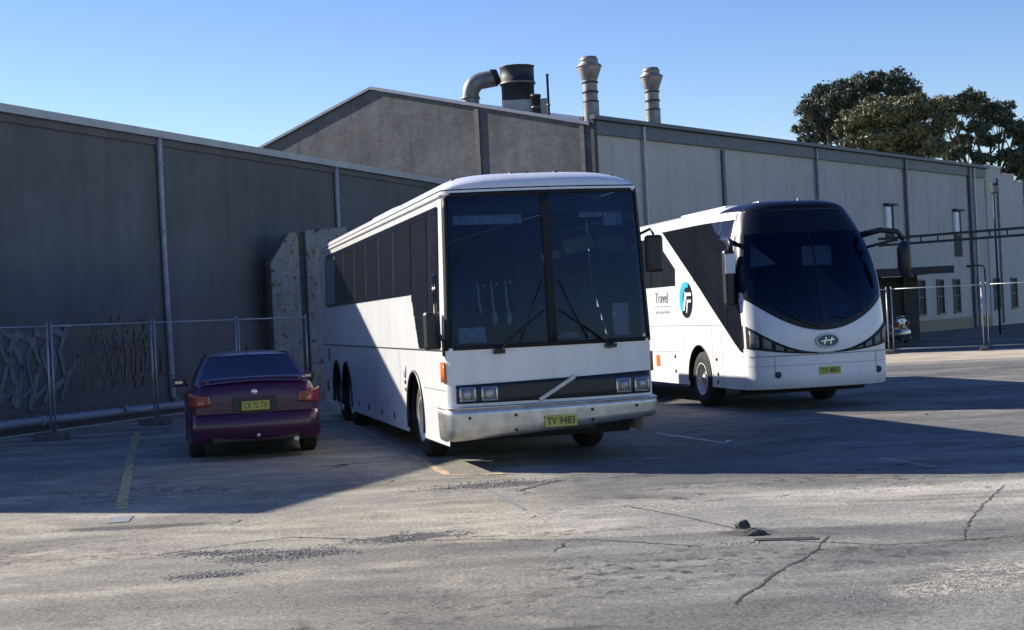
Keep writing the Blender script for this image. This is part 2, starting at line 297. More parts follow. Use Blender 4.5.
# ------------------------------------------------------------------ mesh helpers
class MB:
    def __init__(s): s.v = []; s.f = []; s.sm = []
    def add(s, vs, fs, smooth=False):
        o = len(s.v); s.v += [tuple(p) for p in vs]; s.f += [tuple(i + o for i in f) for f in fs]; s.sm += [smooth] * len(fs); return s
    def box(s, c, d, rz=0, mtx=None):
        x, y, z = d[0] / 2, d[1] / 2, d[2] / 2
        pts = [Vector((i * x, j * y, k * z)) for i in (-1, 1) for j in (-1, 1) for k in (-1, 1)]
        mt = mtx or Matrix.Rotation(rz, 3, 'Z')
        pts = [mt @ p + Vector(c) for p in pts]
        return s.add(pts, [(0, 1, 3, 2), (4, 6, 7, 5), (0, 4, 5, 1), (2, 3, 7, 6), (0, 2, 6, 4), (1, 5, 7, 3)])
    def beam(s, p0, p1, w, h):
        """rectangular bar between two points, w sideways, h upwards"""
        p0, p1 = Vector(p0), Vector(p1); d = (p1 - p0).normalized()
        up = Vector((0, 0, 1)) if abs(d.z) < 0.95 else Vector((0, 1, 0))
        sd = d.cross(up).normalized(); up = sd.cross(d)
        pts = [p + sd * a * w / 2 + up * b * h / 2 for p in (p0, p1) for a, b in ((-1, -1), (1, -1), (1, 1), (-1, 1))]
        return s.add(pts, [(0, 1, 2, 3), (7, 6, 5, 4), (0, 4, 5, 1), (1, 5, 6, 2), (2, 6, 7, 3), (3, 7, 4, 0)])
    def tube(s, pts, r, n=10, caps=True):
        pts = [Vector(p) for p in pts]; rr = r if isinstance(r, (list, tuple)) else [r] * len(pts)
        rings = []; last = None
        for i, p in enumerate(pts):
            d = (pts[min(i + 1, len(pts) - 1)] - pts[max(i - 1, 0)]).normalized()
            a = (last - d * last.dot(d)) if last else d.orthogonal()
            a.normalize(); last = a; b = d.cross(a)
            rings.append([p + (a * math.cos(k * 2 * math.pi / n) + b * math.sin(k * 2 * math.pi / n)) * rr[i] for k in range(n)])
        vs = [q for g in rings for q in g]
        fs = [(i * n + k, i * n + (k + 1) % n, (i + 1) * n + (k + 1) % n, (i + 1) * n + k) for i in range(len(pts) - 1) for k in range(n)]
        s.add(vs, fs, True)
        if caps: s.add(rings[0][::-1], [tuple(range(n))]); s.add(rings[-1], [tuple(range(n))])
        return s
    def lathe(s, prof, c=(0, 0, 0), axis='z', n=28, smooth=True):
        vs = []; m = len(prof)
        for k in range(n):
            a = 2 * math.pi * k / n
            for r, h in prof:
                p = (r * math.cos(a), r * math.sin(a), h)
                if axis == 'x': p = (h, r * math.cos(a), r * math.sin(a))
                if axis == 'y': p = (r * math.sin(a), h, r * math.cos(a))
                vs.append((p[0] + c[0], p[1] + c[1], p[2] + c[2]))
        fs = [(k * m + i, ((k + 1) % n) * m + i, ((k + 1) % n) * m + i + 1, k * m + i + 1) for k in range(n) for i in range(m - 1)]
        return s.add(vs, fs, smooth)
    def grid(s, fn, us, vs_, smooth=True, skip=None, flip=False):
        nu, nv = len(us), len(vs_)
        pts = [fn(u, v) for u in us for v in vs_]; fs = []
        for i in range(nu - 1):
            for j in range(nv - 1):
                if skip and skip((us[i] + us[i + 1]) / 2, (vs_[j] + vs_[j + 1]) / 2): continue
                f = (i * nv + j, (i + 1) * nv + j, (i + 1) * nv + j + 1, i * nv + j + 1)
                fs.append(f[::-1] if flip else f)
        return s.add(pts, fs, smooth)
    def prism(s, poly, fn, t):
        """poly: 2-D outline; fn(a,b,d) -> 3-D point; extruded by depth t"""
        n = len(poly); vs = [fn(a, b, 0) for a, b in poly] + [fn(a, b, t) for a, b in poly]
        fs = [tuple(range(n)), tuple(range(2 * n - 1, n - 1, -1))] + [(i, i + n, (i + 1) % n + n, (i + 1) % n) for i in range(n)]
        return s.add(vs, fs)
    def build(s, name, mat, parent=None, bevel=0.0, solid=0.0, fix=True, mats=None):
        me = bpy.data.meshes.new(name); me.from_pydata(s.v, [], s.f)
        me.polygons.foreach_set('use_smooth', s.sm)
        me.materials.append(mat)
        if fix:
            bm = bmesh.new(); bm.from_mesh(me)
            bmesh.ops.remove_doubles(bm, verts=bm.verts, dist=1e-5)
            bmesh.ops.recalc_face_normals(bm, faces=bm.faces); bm.to_mesh(me); bm.free()
        o = bpy.data.objects.new(name, me); C.objects.link(o)
        if parent: o.parent = parent
        if solid:
            md = o.modifiers.new('solid', 'SOLIDIFY'); md.thickness = solid; md.offset = 0
        if bevel:
            md = o.modifiers.new('bevel', 'BEVEL'); md.width = bevel; md.segments = 2; md.limit_method = 'ANGLE'; md.angle_limit = R(40)
        return o

def tag(o, label=None, cat=None, group=None, kind=None):
    if label: o['label'] = label
    if cat: o['category'] = cat
    if group: o['group'] = group
    if kind: o['kind'] = kind
    return o
def thing(name, label, cat, loc=(0, 0, 0), rz=0, group=None):
    o = bpy.data.objects.new(name, None); C.objects.link(o); o.location = loc; o.rotation_euler = (0, 0, rz)
    o.empty_display_size = 0.2
    return tag(o, label, cat, group)
def copy_tree(o, parent=None):
    c = o.copy(); C.objects.link(c); c.parent = parent
    for ch in list(o.children): copy_tree(ch, c)
    return c
def lin(a, b, n): return [a + (b - a) * i / (n - 1) for i in range(n)]
def interp(tab, x):
    if x <= tab[0][0]: return tab[0][1]
    for (x0, y0), (x1, y1) in zip(tab, tab[1:]):
        if x <= x1: return y0 + (y1 - y0) * (x - x0) / (x1 - x0)
    return tab[-1][1]
def text(name, body, size, mat, parent, mtx, ext=0.002, width=None, bold=False):
    cu = bpy.data.curves.new(name, 'FONT'); cu.body = body; cu.size = size; cu.extrude = ext; cu.align_x = 'CENTER'; cu.align_y = 'CENTER'
    if bold: cu.offset = size * 0.018
    tmp = bpy.data.objects.new(name, cu); C.objects.link(tmp)
    dg = bpy.context.evaluated_depsgraph_get(); dg.update()
    me = bpy.data.meshes.new_from_object(tmp.evaluated_get(dg)); bpy.data.objects.remove(tmp)
    if width:
        xs = [v.co.x for v in me.vertices]; k = width / max(1e-4, max(xs) - min(xs))
        for v in me.vertices: v.co.x *= k
    me.materials.clear(); me.materials.append(mat)
    o = bpy.data.objects.new(name, me); C.objects.link(o); o.parent = parent; o.matrix_local = mtx
    return o
def frame(org, xdir, zdir=(0, 0, 1)):
    """matrix whose local x runs along xdir, local y along zdir (for text and flat signs)"""
    x = Vector(xdir).normalized(); y = Vector(zdir); y = (y - x * y.dot(x)).normalized(); z = x.cross(y)
    m = Matrix((x, y, z)).transposed().to_4x4(); m.translation = Vector(org); return m

# ================================================================== SETTING
def fan_ground():
    mb = MB()
    xs = [-900, -300, -120, -60, -30, -15, 0, 15, 30, 60, 120, 300, 900]; ys = [-200, -60, -20, 0, 20, 40, 60, 90, 140, 300, 900, 1800]
    mb.grid(lambda u, v: (u, v, 0), xs, ys, False)
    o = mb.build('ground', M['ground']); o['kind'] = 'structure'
fan_ground()

def strip_line(name, pts, w, mat, z=0.004, jag=0.15, step=0.25):
    """a thin worn line on the ground along pts"""
    mb = MB(); path = []
    for (x0, y0), (x1, y1) in zip(pts, pts[1:]):
        n = max(2, int(math.hypot(x1 - x0, y1 - y0) / step))
        for i in range(n): path.append((x0 + (x1 - x0) * i / n, y0 + (y1 - y0) * i / n))
    path.append(pts[-1])
    prev = None
    for i, p in enumerate(path):
        q = path[min(i + 1, len(path) - 1)]; o = path[max(i - 1, 0)]
        d = Vector((q[0] - o[0], q[1] - o[1])).normalized(); nrm = Vector((-d.y, d.x))
        a = w / 2 * (1 + rnd.uniform(-jag, jag)); b = w / 2 * (1 + rnd.uniform(-jag, jag))
        cur = ((p[0] + nrm.x * a, p[1] + nrm.y * a, z), (p[0] - nrm.x * b, p[1] - nrm.y * b, z))
        if prev: mb.add([prev[0], prev[1], cur[1], cur[0]], [(0, 1, 2, 3)])
        prev = cur
    o = mb.build(name, mat); o['kind'] = 'structure'; return o
strip_line('parking_line', [(-7.09, 27.98), (-5.4, 20.8), (-4.15, 15.55)], 0.12, M['yellow'])
strip_line('parking_line', [(-3.19, 28.18), (-0.88, 17.66), (-0.84, 17.45), (-0.17, 17.26)], 0.11, M['orange'], 0.005)
strip_line('parking_line', [(-0.24, 18.85), (0.1, 18.68)], 0.1, M['wline'])
strip_line('parking_line', [(2.01, 21.98), (2.73, 19.81), (2.85, 20.22)], 0.09, M['wline'])
strip_line('parking_line', [(1.17, 18.26), (1.77, 18.2)], 0.07, M['wline'])
strip_line('parking_line', [(-3.98, 14.95), (-3.9, 14.5)], 0.22, M['bluem'], 0.006)
strip_line('parking_line', [(-0.32, 15.72), (0.03, 13.96)], 0.05, M['bluem'], 0.006, 0.5)
def crack(pts, w, z=0.004):
    path = []
    for (x0, y0), (x1, y1) in zip(pts, pts[1:]):
        n = max(2, int(math.hypot(x1 - x0, y1 - y0) / 0.06)); wx = wy = 0
        for i in range(n):
            wx = wx * .8 + rnd.uniform(-.014, .014); wy = wy * .8 + rnd.uniform(-.022, .022)
            path.append((x0 + (x1 - x0) * i / n + wx, y0 + (y1 - y0) * i / n + wy))
    path.append(pts[-1])
    strip_line('pavement_crack', path, w, M['crack'], z, 0.85, 0.5)
crack([(2.36, 11.5), (2.06, 10.75), (1.62, 9.9), (1.26, 9.04)], 0.020)
crack([(1.33, 11.3), (0.6, 11.9), (-0.85, 12.37), (-1.36, 12.54)], 0.020)
crack([(1.77, 11.6), (2.3, 11.2), (2.68, 10.97), (3.25, 11.02), (4.2, 11.2)], 0.018)
crack([(4.54, 14.07), (3.4, 11.6), (3.25, 11.02)], 0.012)
crack([(0.44, 16.35), (-0.0, 15.5)], 0.05)
crack([(1.75, 12.1), (1.2, 13.4), (0.95, 13.9)], 0.018)
crack([(-1.36, 12.54), (-2.0, 12.9), (-3.0, 12.3)], 0.02)
# pale sandy strip in front of the right-hand fence
o = MB().add([(10.2, 42.0, 0.004), (20.5, 40.2, 0.004), (22.5, 46.2, 0.004), (12.2, 49.0, 0.004), (9.8, 49.5, 0.004)], [(0, 1, 2, 3, 4)]).build('verge', M['verge'])
o['kind'] = 'structure'

# broken, ravelled patches: loose stones lying in them (nobody could count them)
def rubble(cx, cy, rx, ry, n, mat, smin, smax, ang=0.0):
    mb = MB()
    for _ in range(n):
        a = rnd.uniform(0, 6.283); q = rnd.random() ** 0.6
        u, v = q * rx * math.cos(a), q * ry * math.sin(a)
        if noise.noise(Vector((u * 2.2 + cx, v * 4 + cy, 0))) < -0.1: continue
        x = cx + u * math.cos(ang) - v * math.sin(ang); y = cy + u * math.sin(ang) + v * math.cos(ang)
        r = rnd.uniform(smin, smax) * (1.3 - q * .6); pts = []
        for k in range(6):
            th = k * 1.047 + rnd.uniform(-.3, .3); pts.append((x + r * math.cos(th) * rnd.uniform(.7, 1.2), y + r * math.sin(th) * rnd.uniform(.7, 1.2), 0))
        top = (x + rnd.uniform(-r, r) * .3, y + rnd.uniform(-r, r) * .3, r * rnd.uniform(.35, .7))
        mid = [(p[0] * .8 + x * .2, p[1] * .8 + y * .2, r * rnd.uniform(.2, .45)) for p in pts]
        mb.add(pts + mid + [top], [(k, (k + 1) % 6, 6 + (k + 1) % 6, 6 + k) for k in range(6)] + [(6 + k, 6 + (k + 1) % 6, 12) for k in range(6)])
    return mb
rb = rubble(-1.9, 11.9, 0.75, 0.5, 700, None, 0.004, 0.016, 0.25)
for args in [(-0.95, 12.55, .6, .38, 280), (-2.35, 11.1, .45, .22, 200), (-2.5, 12.2, .5, .22, 170), (-0.2, 16.3, 0.8, .42, 420), (-.65, 16.1, .7, .3, 200), (1.7, 11.4, .5, .12, 60), (.1, 8.6, .2, .07, 30)]:
    t_ = rubble(*args[:4], args[4] * 2, None, 0.004, 0.016); rb.add(t_.v, t_.f)
tag(rb.build('rubble', M['stone']), 'dark crumbled asphalt stones in the worn patches of the yard', 'rubble', kind='stuff')
rb = rubble(2.65, 9.3, 0.8, 0.6, 1500, None, 0.002, 0.009, 0.6)
for args in [(3.1, 9.8, .7, .5, 800), (1.2, 13.6, .8, .5, 200), (2.6, 13.0, 1.5, .8, 300), (-3.9, 14.0, 1.2, .3, 180), (.3, 9.6, 3.2, 1.6, 300), (-1.9, 9.9, 2.2, 1.2, 240)]:
    t_ = rubble(*args, None, 0.002, 0.009); rb.add(t_.v, t_.f)
tag(rb.build('gravel', M['palestone']), 'pale loose grit scattered on the sunlit asphalt', 'gravel', kind='stuff')

def lump(name, c, d, seed, mat, parent=None):
    bm = bmesh.new(); bmesh.ops.create_icosphere(bm, subdivisions=3, radius=1)
    for v in bm.verts:
        k = 1 + 0.45 * noise.noise(v.co * 1.7 + Vector((seed, 0, 0))) + .15 * noise.noise(v.co * 5 + Vector((seed, 3, 0)))
        v.co = Vector((v.co.x * d[0] * k, v.co.y * d[1] * k, max(-.1, v.co.z) * d[2] * k))
    me = bpy.data.meshes.new(name); bm.to_mesh(me); bm.free(); me.materials.append(mat)
    o = bpy.data.objects.new(name, me); C.objects.link(o); o.location = c
    if parent: o.parent = parent
    return o
tag(lump('asphalt_chunk', (1.78, 12.15, 0.0), (.07, .05, .06), 3, M['crack']), 'dark lump of broken asphalt at the far side of the crack junction', 'rubble chunk', 'loose asphalt chunks')
tag(lump('asphalt_chunk', (1.82, 11.78, 0.0), (.10, .07, .05), 9, M['crack']), 'larger dark lump of broken asphalt beside the drain strip', 'rubble chunk', 'loose asphalt chunks')
dr = thing('drain_grate', 'narrow metal drain strip set in the cracked asphalt near the dark lumps', 'drain', (2.0, 11.45, 0), R(-8))
MB().box((0, 0.035, .006), (.46, .018, .012)).box((0, -.035, .006), (.46, .018, .012)).box((-.23, 0, .006), (.018, .09, .012)).box((.23, 0, .006), (.018, .09, .012)).build('frame', M['concrete'], dr)
MB().box((0, 0, .004), (.44, .05, .006)).build('channel', M['crack'], dr)

# ---------------------------------------------------------------- left building
LW = Vector((-7.7, 34.0, 0)); LU = Vector((0.354, 0.935, 0)).normalized(); LN = Vector((LU.y, -LU.x, 0))   # outward normal
LB = thing('warehouse_building', 'long low grey rendered warehouse at the left with graffiti on its wall', 'building', LW, math.atan2(LU.y, LU.x))
# local: x along the wall (away), y = to the left/back (+), outward is -y
x0, x1, H, D = -14.6, 22.0, 6.3, 15.0
MB().add([(x0, 0, 0), (x1, 0, 0), (x1, 0, H), (x0, 0, H), (x0, D, 0), (x1, D, 0), (x1, D, H - .5), (x0, D, H - .5)],
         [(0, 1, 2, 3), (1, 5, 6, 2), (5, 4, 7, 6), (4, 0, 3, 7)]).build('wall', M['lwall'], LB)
mb = MB(); mb.prism([(0, H - .02), (D, H - .52), (D, H - .40), (0, H + .10)], lambda a, b, d: (x0 - .1 + d, a, b), x1 - x0 + .2)
mb.build('roof', M['roof'], LB)
mb = MB(); mb.prism([(-.02, H - .10), (-.17, H - .10), (-.19, H + .06), (-.16, H + .06), (-.15, H - .06), (-.02, H - .06)], lambda a, b, d: (x0 - .1 + d, a, b), x1 - x0 + .2)
mb.build('gutter', M['gutter'], LB, .004)
mb = MB(); mb.prism([(-.018, H - .26), (-.06, H - .26), (-.06, H - .11), (-.018, H - .11)], lambda a, b, d: (x0 + d, a, b), x1 - x0)
mb.build('fascia', M['lwall'], LB)
for xx in (-0.32, 8.25):
    mb = MB(); mb.tube([(xx, -.10, H - .1), (xx, -.10, H - .32), (xx + .02, -.075, H - .55), (xx + .03, -.075, 3.3), (xx + .10, -.075, .42), (xx + .22, -.09, .27)], .062, 12)
    p = mb.build('downpipe', M['pipe'], LB)
    for zz in (H - .7, 4.1, 2.2, .9): MB().lathe([(.064, -.03), (.072, -.03), (.072, .03), (.064, .03)], (xx + .03 + (.0 if zz > 3.3 else (3.3 - zz) * .024), -.075, zz)).build('pipe_bracket', M['pipe'], p)
mb = MB(); mb.tube([(-14.5, -.32, .12), (-5.9, -.30, .24), (-3, -.28, .22), (0.2, -.26, .20), (3.2, -.22, .20)], .085, 12)
for xx in (-11.5, -8.1, -5.1, -2.4): mb.lathe([(.087, -.05), (.105, -.05), (.105, .05), (.087, .05)], (xx, -.30, .235 if xx > -7 else .19), 'x')
mb.build('drain_pipe', M['pipe'], LB)
# faint vertical joints of the render panels
for xx in (-12, -6.2, 2.6, 5.4, 11.6): MB().box((xx, -.004, 3.1), (.02, .008, 6.0)).build('wall_joint', M['lwall'], LB)
# graffiti: slanting block shapes, faded pale blue, then brown ones further on
def stroke(mb, pts, w, off):
    for (a, b) in zip(pts, pts[1:]):
        d = Vector((b[0] - a[0], b[1] - a[1])).normalized(); n = Vector((-d.y, d.x)) * w / 2; e = d * w * .25
        q = [(a[0] - e.x + n.x, a[1] - e.y + n.y), (a[0] - e.x - n.x, a[1] - e.y - n.y), (b[0] + e.x - n.x, b[1] + e.y - n.y), (b[0] + e.x + n.x, b[1] + e.y + n.y)]
        mb.add([(p[0], off, p[1]) for p in q], [(0, 1, 2, 3)])
mb = MB(); off = -.004; rg = random.Random(3)
for i, (gx, gz) in enumerate([(-7.5, .55), (-7.0, .6), (-6.5, .5), (-6.0, .6), (-5.5, .55), (-5.0, .6), (-4.5, .65)]):
    for st in [[(0, 0), (.35, .75), (.05, 1.35)], [(.1, .1), (.7, .35), (.45, 1.0), (.85, 1.5)], [(.2, 1.45), (.75, 1.3)], [(.5, .0), (.85, .55)]]:
        stroke(mb, [(gx + x * .85 + rg.uniform(-.05, .05), gz + z * .95 + rg.uniform(-.06, .06)) for x, z in st], rg.uniform(.07, .15), off); off -= .0012
mb.build('graffiti', M['graf'], LB, fix=False)
mb = MB(); off = -.003
for i in range(9):
    gx = -3.75 + i * .36; gz = .55 + rg.uniform(0, .2)
    for st in [[(0, .1), (.22, .6), (.05, 1.0 + rg.uniform(0, .5))], [(.1, .7), (.38, .95), (.34, .35), (.05, .2)], [(-.1, 1.2), (.3, 1.35)], [(.0, 1.5), (.25, 1.2)]]:
        stroke(mb, [(gx + x + rg.uniform(-.08, .08), gz + z + rg.uniform(-.1, .1)) for x, z in st], rg.uniform(.05, .13), off); off -= .0012
mb.build('graffiti', M['graf2'], LB, fix=False)

# ---------------------------------------------------------------- peeling buttress beside the warehouse
bt = thing('wall_buttress', 'tall pale concrete buttress with peeling paint and chamfered top behind the coach', 'buttress', (-5.32, 37.3, 0), math.atan2(LU.y, LU.x) - R(52))
prof = [(-.62, 0), (-.62, 3.52), (-.05, 4.18), (.80, 4.30), (.80, 0)]
MB().prism([(-.62, 0), (-.62, 3.42), (-.14, 4.16), (.10, 4.20), (.10, 0)], lambda a, b, d: (a, d, b), 1.0).build('pier', M['peel'], bt, .03)
MB().prism([(.28, 0), (.28, 4.22), (1.35, 4.28), (1.35, 0)], lambda a, b, d: (a, d + .03, b), 1.0).build('pier', M['peel'], bt, .03)
MB().prism([(.09, 0), (.09, 4.14), (.29, 4.16), (.29, 0)], lambda a, b, d: (a, d + .22, b), .8).build('groove_panel', M['concrete'], bt)
MB().box((.5, .5, .07), (2.4, 1.25, .14)).build('plinth', M['concrete'], bt, .01)

# ---------------------------------------------------------------- gable building on the right
RWu = Vector((0.622, 0.783, 0)).normalized(); RP = Vector((3.16, 54.0, 0))
GB = thing('factory_building', 'tall brick gabled factory with a long pale panelled side wall', 'building', RP, math.atan2(RWu.y, RWu.x))
# local: x along the long wall (away to the right), outward = -y ; gable wall along +y at x=0
HW, PK, GW = 8.55, 11.25, 21.4
mb = MB(); mb.prism([(0, 0), (0, HW), (GW / 2, PK), (GW, HW), (GW, 0)], lambda a, b, d: (d, a, b), .3)
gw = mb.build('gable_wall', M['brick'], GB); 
# the brick pattern is laid along local x,z: turn this part's own axes to face its wall
Rm = Matrix.Rotation(R(90), 4, 'Z'); gw.data.transform(Rm.inverted()); gw.matrix_local = Rm
mb = MB()
for yy, w in ((5.25, .22), (.35, .18)): mb.box((-.03, yy, 4.6 if w < .2 else 5.0), (.08, w, 8.6 if w < .2 else 9.6))
mb.build('gable_pilaster', M['concrete'], GB)
mb = MB()
for s_ in (0, 1):
    a = (-.12, 0 if s_ == 0 else GW, HW + .04); b = (-.12, GW / 2, PK + .04)
    mb.prism([(0, -.02), (0, .09), (.5, .09), (.5, -.02)], lambda p, q, d, a=a, b=b: (a[0] + p, a[1] + (b[1] - a[1]) * d, a[2] + q + (b[2] - a[2]) * d), 1)
mb.build('barge_board', M['trim'], GB)
mb = MB(); mb.add([(.3, 0, HW), (37.8, 0, HW), (37.8, GW / 2, PK), (.3, GW / 2, PK), (.3, GW, HW), (37.8, GW, HW)], [(0, 1, 2, 3), (3, 2, 5, 4)])
mb.build('roof', M['roof'], GB, fix=False)
mb = MB(); mb.box((19.0, .15, HW / 2 - .001), (37.4, .3, HW))
mb.build('side_wall', M['rwall'], GB)
mb = MB(); mb.box((18.9, -.06, HW - .06), (37.8, .12, .50)); mb.build('fascia', M['fascia'], GB, .01)
mb = MB(); mb.box((18.9, -.17, HW + .27), (38.0, .24, .16)); mb.build('gutter', M['fascia'], GB, .02)
mb = MB(); mb.box((.06, -.09, 4.4), (.2, .14, 8.6)); mb.build('corner_strip', M['tank'], GB)
for xx, w, mt in ((3.24, .13, 'gutter'), (9.15, .2, 'fascia'), (17.3, .14, 'trim'), (26.9, .18, 'fascia'), (35.3, .26, 'fascia'), (35.9, .15, 'gutter')):
    tp = HW - .36 if xx == 9.15 else HW + .18
    MB().box((xx, -.13 if xx != 9.15 else -.05, tp / 2), (w, .13, tp - .02)).build('downpipe', M[mt], GB, .02)
mb = MB()
for k in range(20): mb.box((1.3 + k * 1.9, -.006, HW / 2 - .2), (.018, .012, HW - .8))
mb.build('panel_joint', M['cwall'], GB)
mb = MB(); mb.box((19, -.05, .3), (37.4, .1, .6)); mb.build('plinth', M['cowl'], GB)
def wall_window(x, z0, z1, w, parent, y=0.0):
    f = MB(); f.box((x - w / 2, y - .03, (z0 + z1) / 2), (.07, .08, z1 - z0 + .12)).box((x + w / 2, y - .03, (z0 + z1) / 2), (.07, .08, z1 - z0 + .12))
    f.box((x, y - .034, z1 + .03), (w, .08, .07)).box((x, y - .05, z0 - .03), (w + .16, .12, .07)).box((x, y - .03, (z0 + z1) / 2), (w, .03, .05))
    fo = f.build('window', M['fascia'], parent)
    MB().box((x, y - .008, (z0 + z1) / 2), (w, .012, z1 - z0)).build('pane', M['window_dark'], fo)
for xx in (28.4, 30.8, 33.0, 35.7): wall_window(xx, .92, 2.62, .85, GB)
for xx, z0, z1, zb in ((24.85, 4.75, 6.35, 5.15), (33.4, 3.85, 6.3, 5.0)):
    f = MB().box((xx + .14, -.012, (z0 + z1) / 2), (1.05, .02, z1 - z0)).build('tall_window', M['window_dark'], GB)
    MB().box((xx - .2, -.10, (zb + z1) / 2 - .02), (.50, .14, z1 - zb - .1)).build('blind', M['whitebox'], f, .01)
    MB().box((xx + .14, -.12, z1 + .05), (1.25, .26, .08)).build('hood', M['tank'], f)

# far annexe past the end of the factory: stepped parapet, cream walls
AN = thing('annexe_building', 'cream walled annexe with stepped parapet past the end of the factory', 'building', RP + RWu * 38.0, math.atan2(RWu.y, RWu.x))
MB().prism([(0, 0), (0, 8.9), (2.3, 8.9), (2.3, 8.55), (4.4, 8.55), (4.4, 8.2), (14, 8.2), (14, 0)], lambda a, b, d: (a, d, b), 9).build('wall', M['cwall'], AN)
MB().prism([(-.02, 8.9), (-.02, 9.0), (2.36, 9.0), (2.36, 8.9)], lambda a, b, d: (a, d - .05, b), 9.1).prism([(2.37, 8.55), (2.37, 8.64), (4.46, 8.64), (4.46, 8.55)], lambda a, b, d: (a, d - .05, b), 9.1).prism([(4.47, 8.2), (4.47, 8.29), (14.05, 8.29), (14.05, 8.2)], lambda a, b, d: (a, d - .05, b), 9.1).build('coping', M['gutter'], AN)
for xx in (1.6, 5.9): MB().box((xx, -.06, 4.2), (.16, .12, 8.2)).build('downpipe', M['trim'], AN)
for xx in (.8, 3.5, 6.5): wall_window(xx, .95, 2.6, .85, AN)

# ---------------------------------------------------------------- things on the factory roof
def exhaust_flue(loc, k, label):
    t_ = thing('exhaust_flue', label, 'flue', loc, 0, 'cowled flues on the factory roof')
    MB().lathe([(.30, -1.2), (.30, .28)]).build('base_collar', M['duct'], t_)
    MB().lathe([(.27, .25), (.27, 1.15)]).build('shaft', M['cowlm'], t_)
    mb = MB()
    for z in (.30, .66, 1.02): mb.lathe([(.272, z - .03), (.305, z - .03), (.305, z + .03), (.272, z + .03)])
    mb.build('band', M['tank'], t_)
    MB().lathe([(.27, 1.10), (.30, 1.16), (.44, 1.55), (.45, 1.66), (.34, 1.74), (.33, 1.80), (.36, 1.84), (.28, 1.98), (.05, 2.0), (.001, 2.0)]).build('cowl', M['cowlm'], t_)
    MB().lathe([(.455, 1.60), (.475, 1.605), (.475, 1.64), (.455, 1.645)]).build('rim', M['duct'], t_)
    return t_
f1 = exhaust_flue((3.33, 56.0, 9.38), 1, 'cowled metal flue standing on the roof corner nearest the brick gable')
f2 = copy_tree(f1); f2.location = (6.03, 60.0, 9.50); f2['label'] = 'cowled metal flue standing farther right along the roof, shorter looking'
t_ = thing('roof_duct', 'fat curved grey duct bending right at the left of the roof vents', 'duct', (-1.20, 59.0, 10.05))
mb = MB(); pts = [(0, 0, -1.0), (0, 0, .5)] + [(.52 - .52 * math.cos(a), 0, .55 + .55 * math.sin(a)) for a in lin(0.25, 1.35, 6)] + [(1.0, 0, 1.17)]
mb.tube(pts, [.33, .33, .33, .34, .34, .34, .33, .33, .33], 16, False); mb.build('bend', M['duct'], t_)
MB().tube([(.92, 0, 1.18), (1.14, 0, 1.26)], [.37, .27], 16, False).build('mouth', M['tank'], t_)
MB().lathe([(.335, .38), (.37, .38), (.37, .46), (.335, .46)]).build('band', M['duct'], t_)
t_ = thing('roof_vent', 'wide black cylindrical vent drum on a pale base box on the roof', 'vent', (.66, 58.6, 9.75))
MB().box((.25, 0, -.12), (1.7, 1.4, 1.1)).build('base_box', M['roof'], t_, .02)
MB().lathe([(.64, .2), (.64, 1.12), (.67, 1.12), (.67, 1.2), (.66, 1.2), (.66, 1.76), (.70, 1.80), (.62, 1.80), (.60, 1.7), (.001, 1.7)], n=36).build('drum', M['tank'], t_)
MB().lathe([(.665, 1.10), (.70, 1.10), (.70, 1.18), (.665, 1.18)], n=36).build('band', M['duct'], t_)
t_ = thing('roof_vent', 'small dark stub vent between the black drum and the thin pole', 'vent', (1.32, 57.5, 9.55))
MB().lathe([(.17, -.6), (.17, .62), (.20, .62), (.20, .72), (.001, .74)]).build('drum', M['tank'], t_); MB().lathe([(.172, .2), (.19, .2), (.19, .26), (.172, .26)]).build('band', M['duct'], t_)
t_ = thing('roof_pole', 'thin dark upright pipe rising beside the small stub vent', 'pipe', (1.78, 57.0, 9.4))
MB().lathe([(.045, -.6), (.045, 1.5), (.06, 1.5), (.06, 1.56), (.001, 1.57)], n=10).build('shaft', M['tank'], t_); MB().lathe([(.046, .35), (.07, .35), (.07, .42), (.046, .42)], n=10).build('collar', M['duct'], t_)

# ---------------------------------------------------------------- carport, gantry, poles behind the right fence
cp = thing('carport', 'dark flat roofed carport standing behind the right hand wire fence', 'carport', (12.55, 58.0, 0), R(-2))
MB().box((0, 2.0, 2.78), (8.6, 5.4, .14)).build('roof', M['fascia'], cp, .02)
MB().box((0, -.78, 2.80), (8.7, .10, .28)).build('fascia', M['tank'], cp)
for x in (-4.1, -1.2, 1.6): MB().tube([(x, -.5, 0), (x, -.5, 2.72)], .06, 8).build('post', M['tank'], cp)
for x in (-4.1, 4.1): MB().tube([(x, 4.4, 0), (x, 4.4, 2.72)], .06, 8).build('post', M['tank'], cp)
MB().box((-.1, 2.6, 1.35), (7.7, .08, 2.6)).build('back_wall', M['tank'], cp)
g = thing('overhead_gantry', 'dark twin rail service gantry running high across behind the right fence', 'gantry', (14.9, 57.5, 0))
p0, p1 = Vector((0.0, 3.0, 3.95)), Vector((9.6, 0.5, 4.12))
mb = MB(); mb.beam(p0, p1, .12, .10); mb.beam(p0 + Vector((0, .0, .26)), p1 + Vector((0, 0, .30)), .12, .10); mb.build('rail', M['tank'], g)
for k in range(15):
    q = p0.lerp(p1, (k + .5) / 15); MB().beam(q, q + Vector((0, 0, .28)), .05, .05).build('strut', M['tank'], g)
for q in (p0.lerp(p1, .09), p0.lerp(p1, .95)): MB().tube([(q.x, q.y, 0), (q.x, q.y, 3.95)], .07, 8).build('post', M['tank'], g)
lp = thing('light_pole', 'slim dark light pole rising above the gantry at the far right', 'pole', (21.1, 65.0, 0))
MB().tube([(0, 0, 0), (0, 0, 6.3)], [.055, .04], 8).build('pole', M['tank'], lp); MB().box((0, -.1, 6.35), (.26, .4, .42)).build('lamp_head', M['tank'], lp, .03)
MB().box((0, -.32, 6.3), (.2, .03, .3)).build('lens', M['lens'], lp)
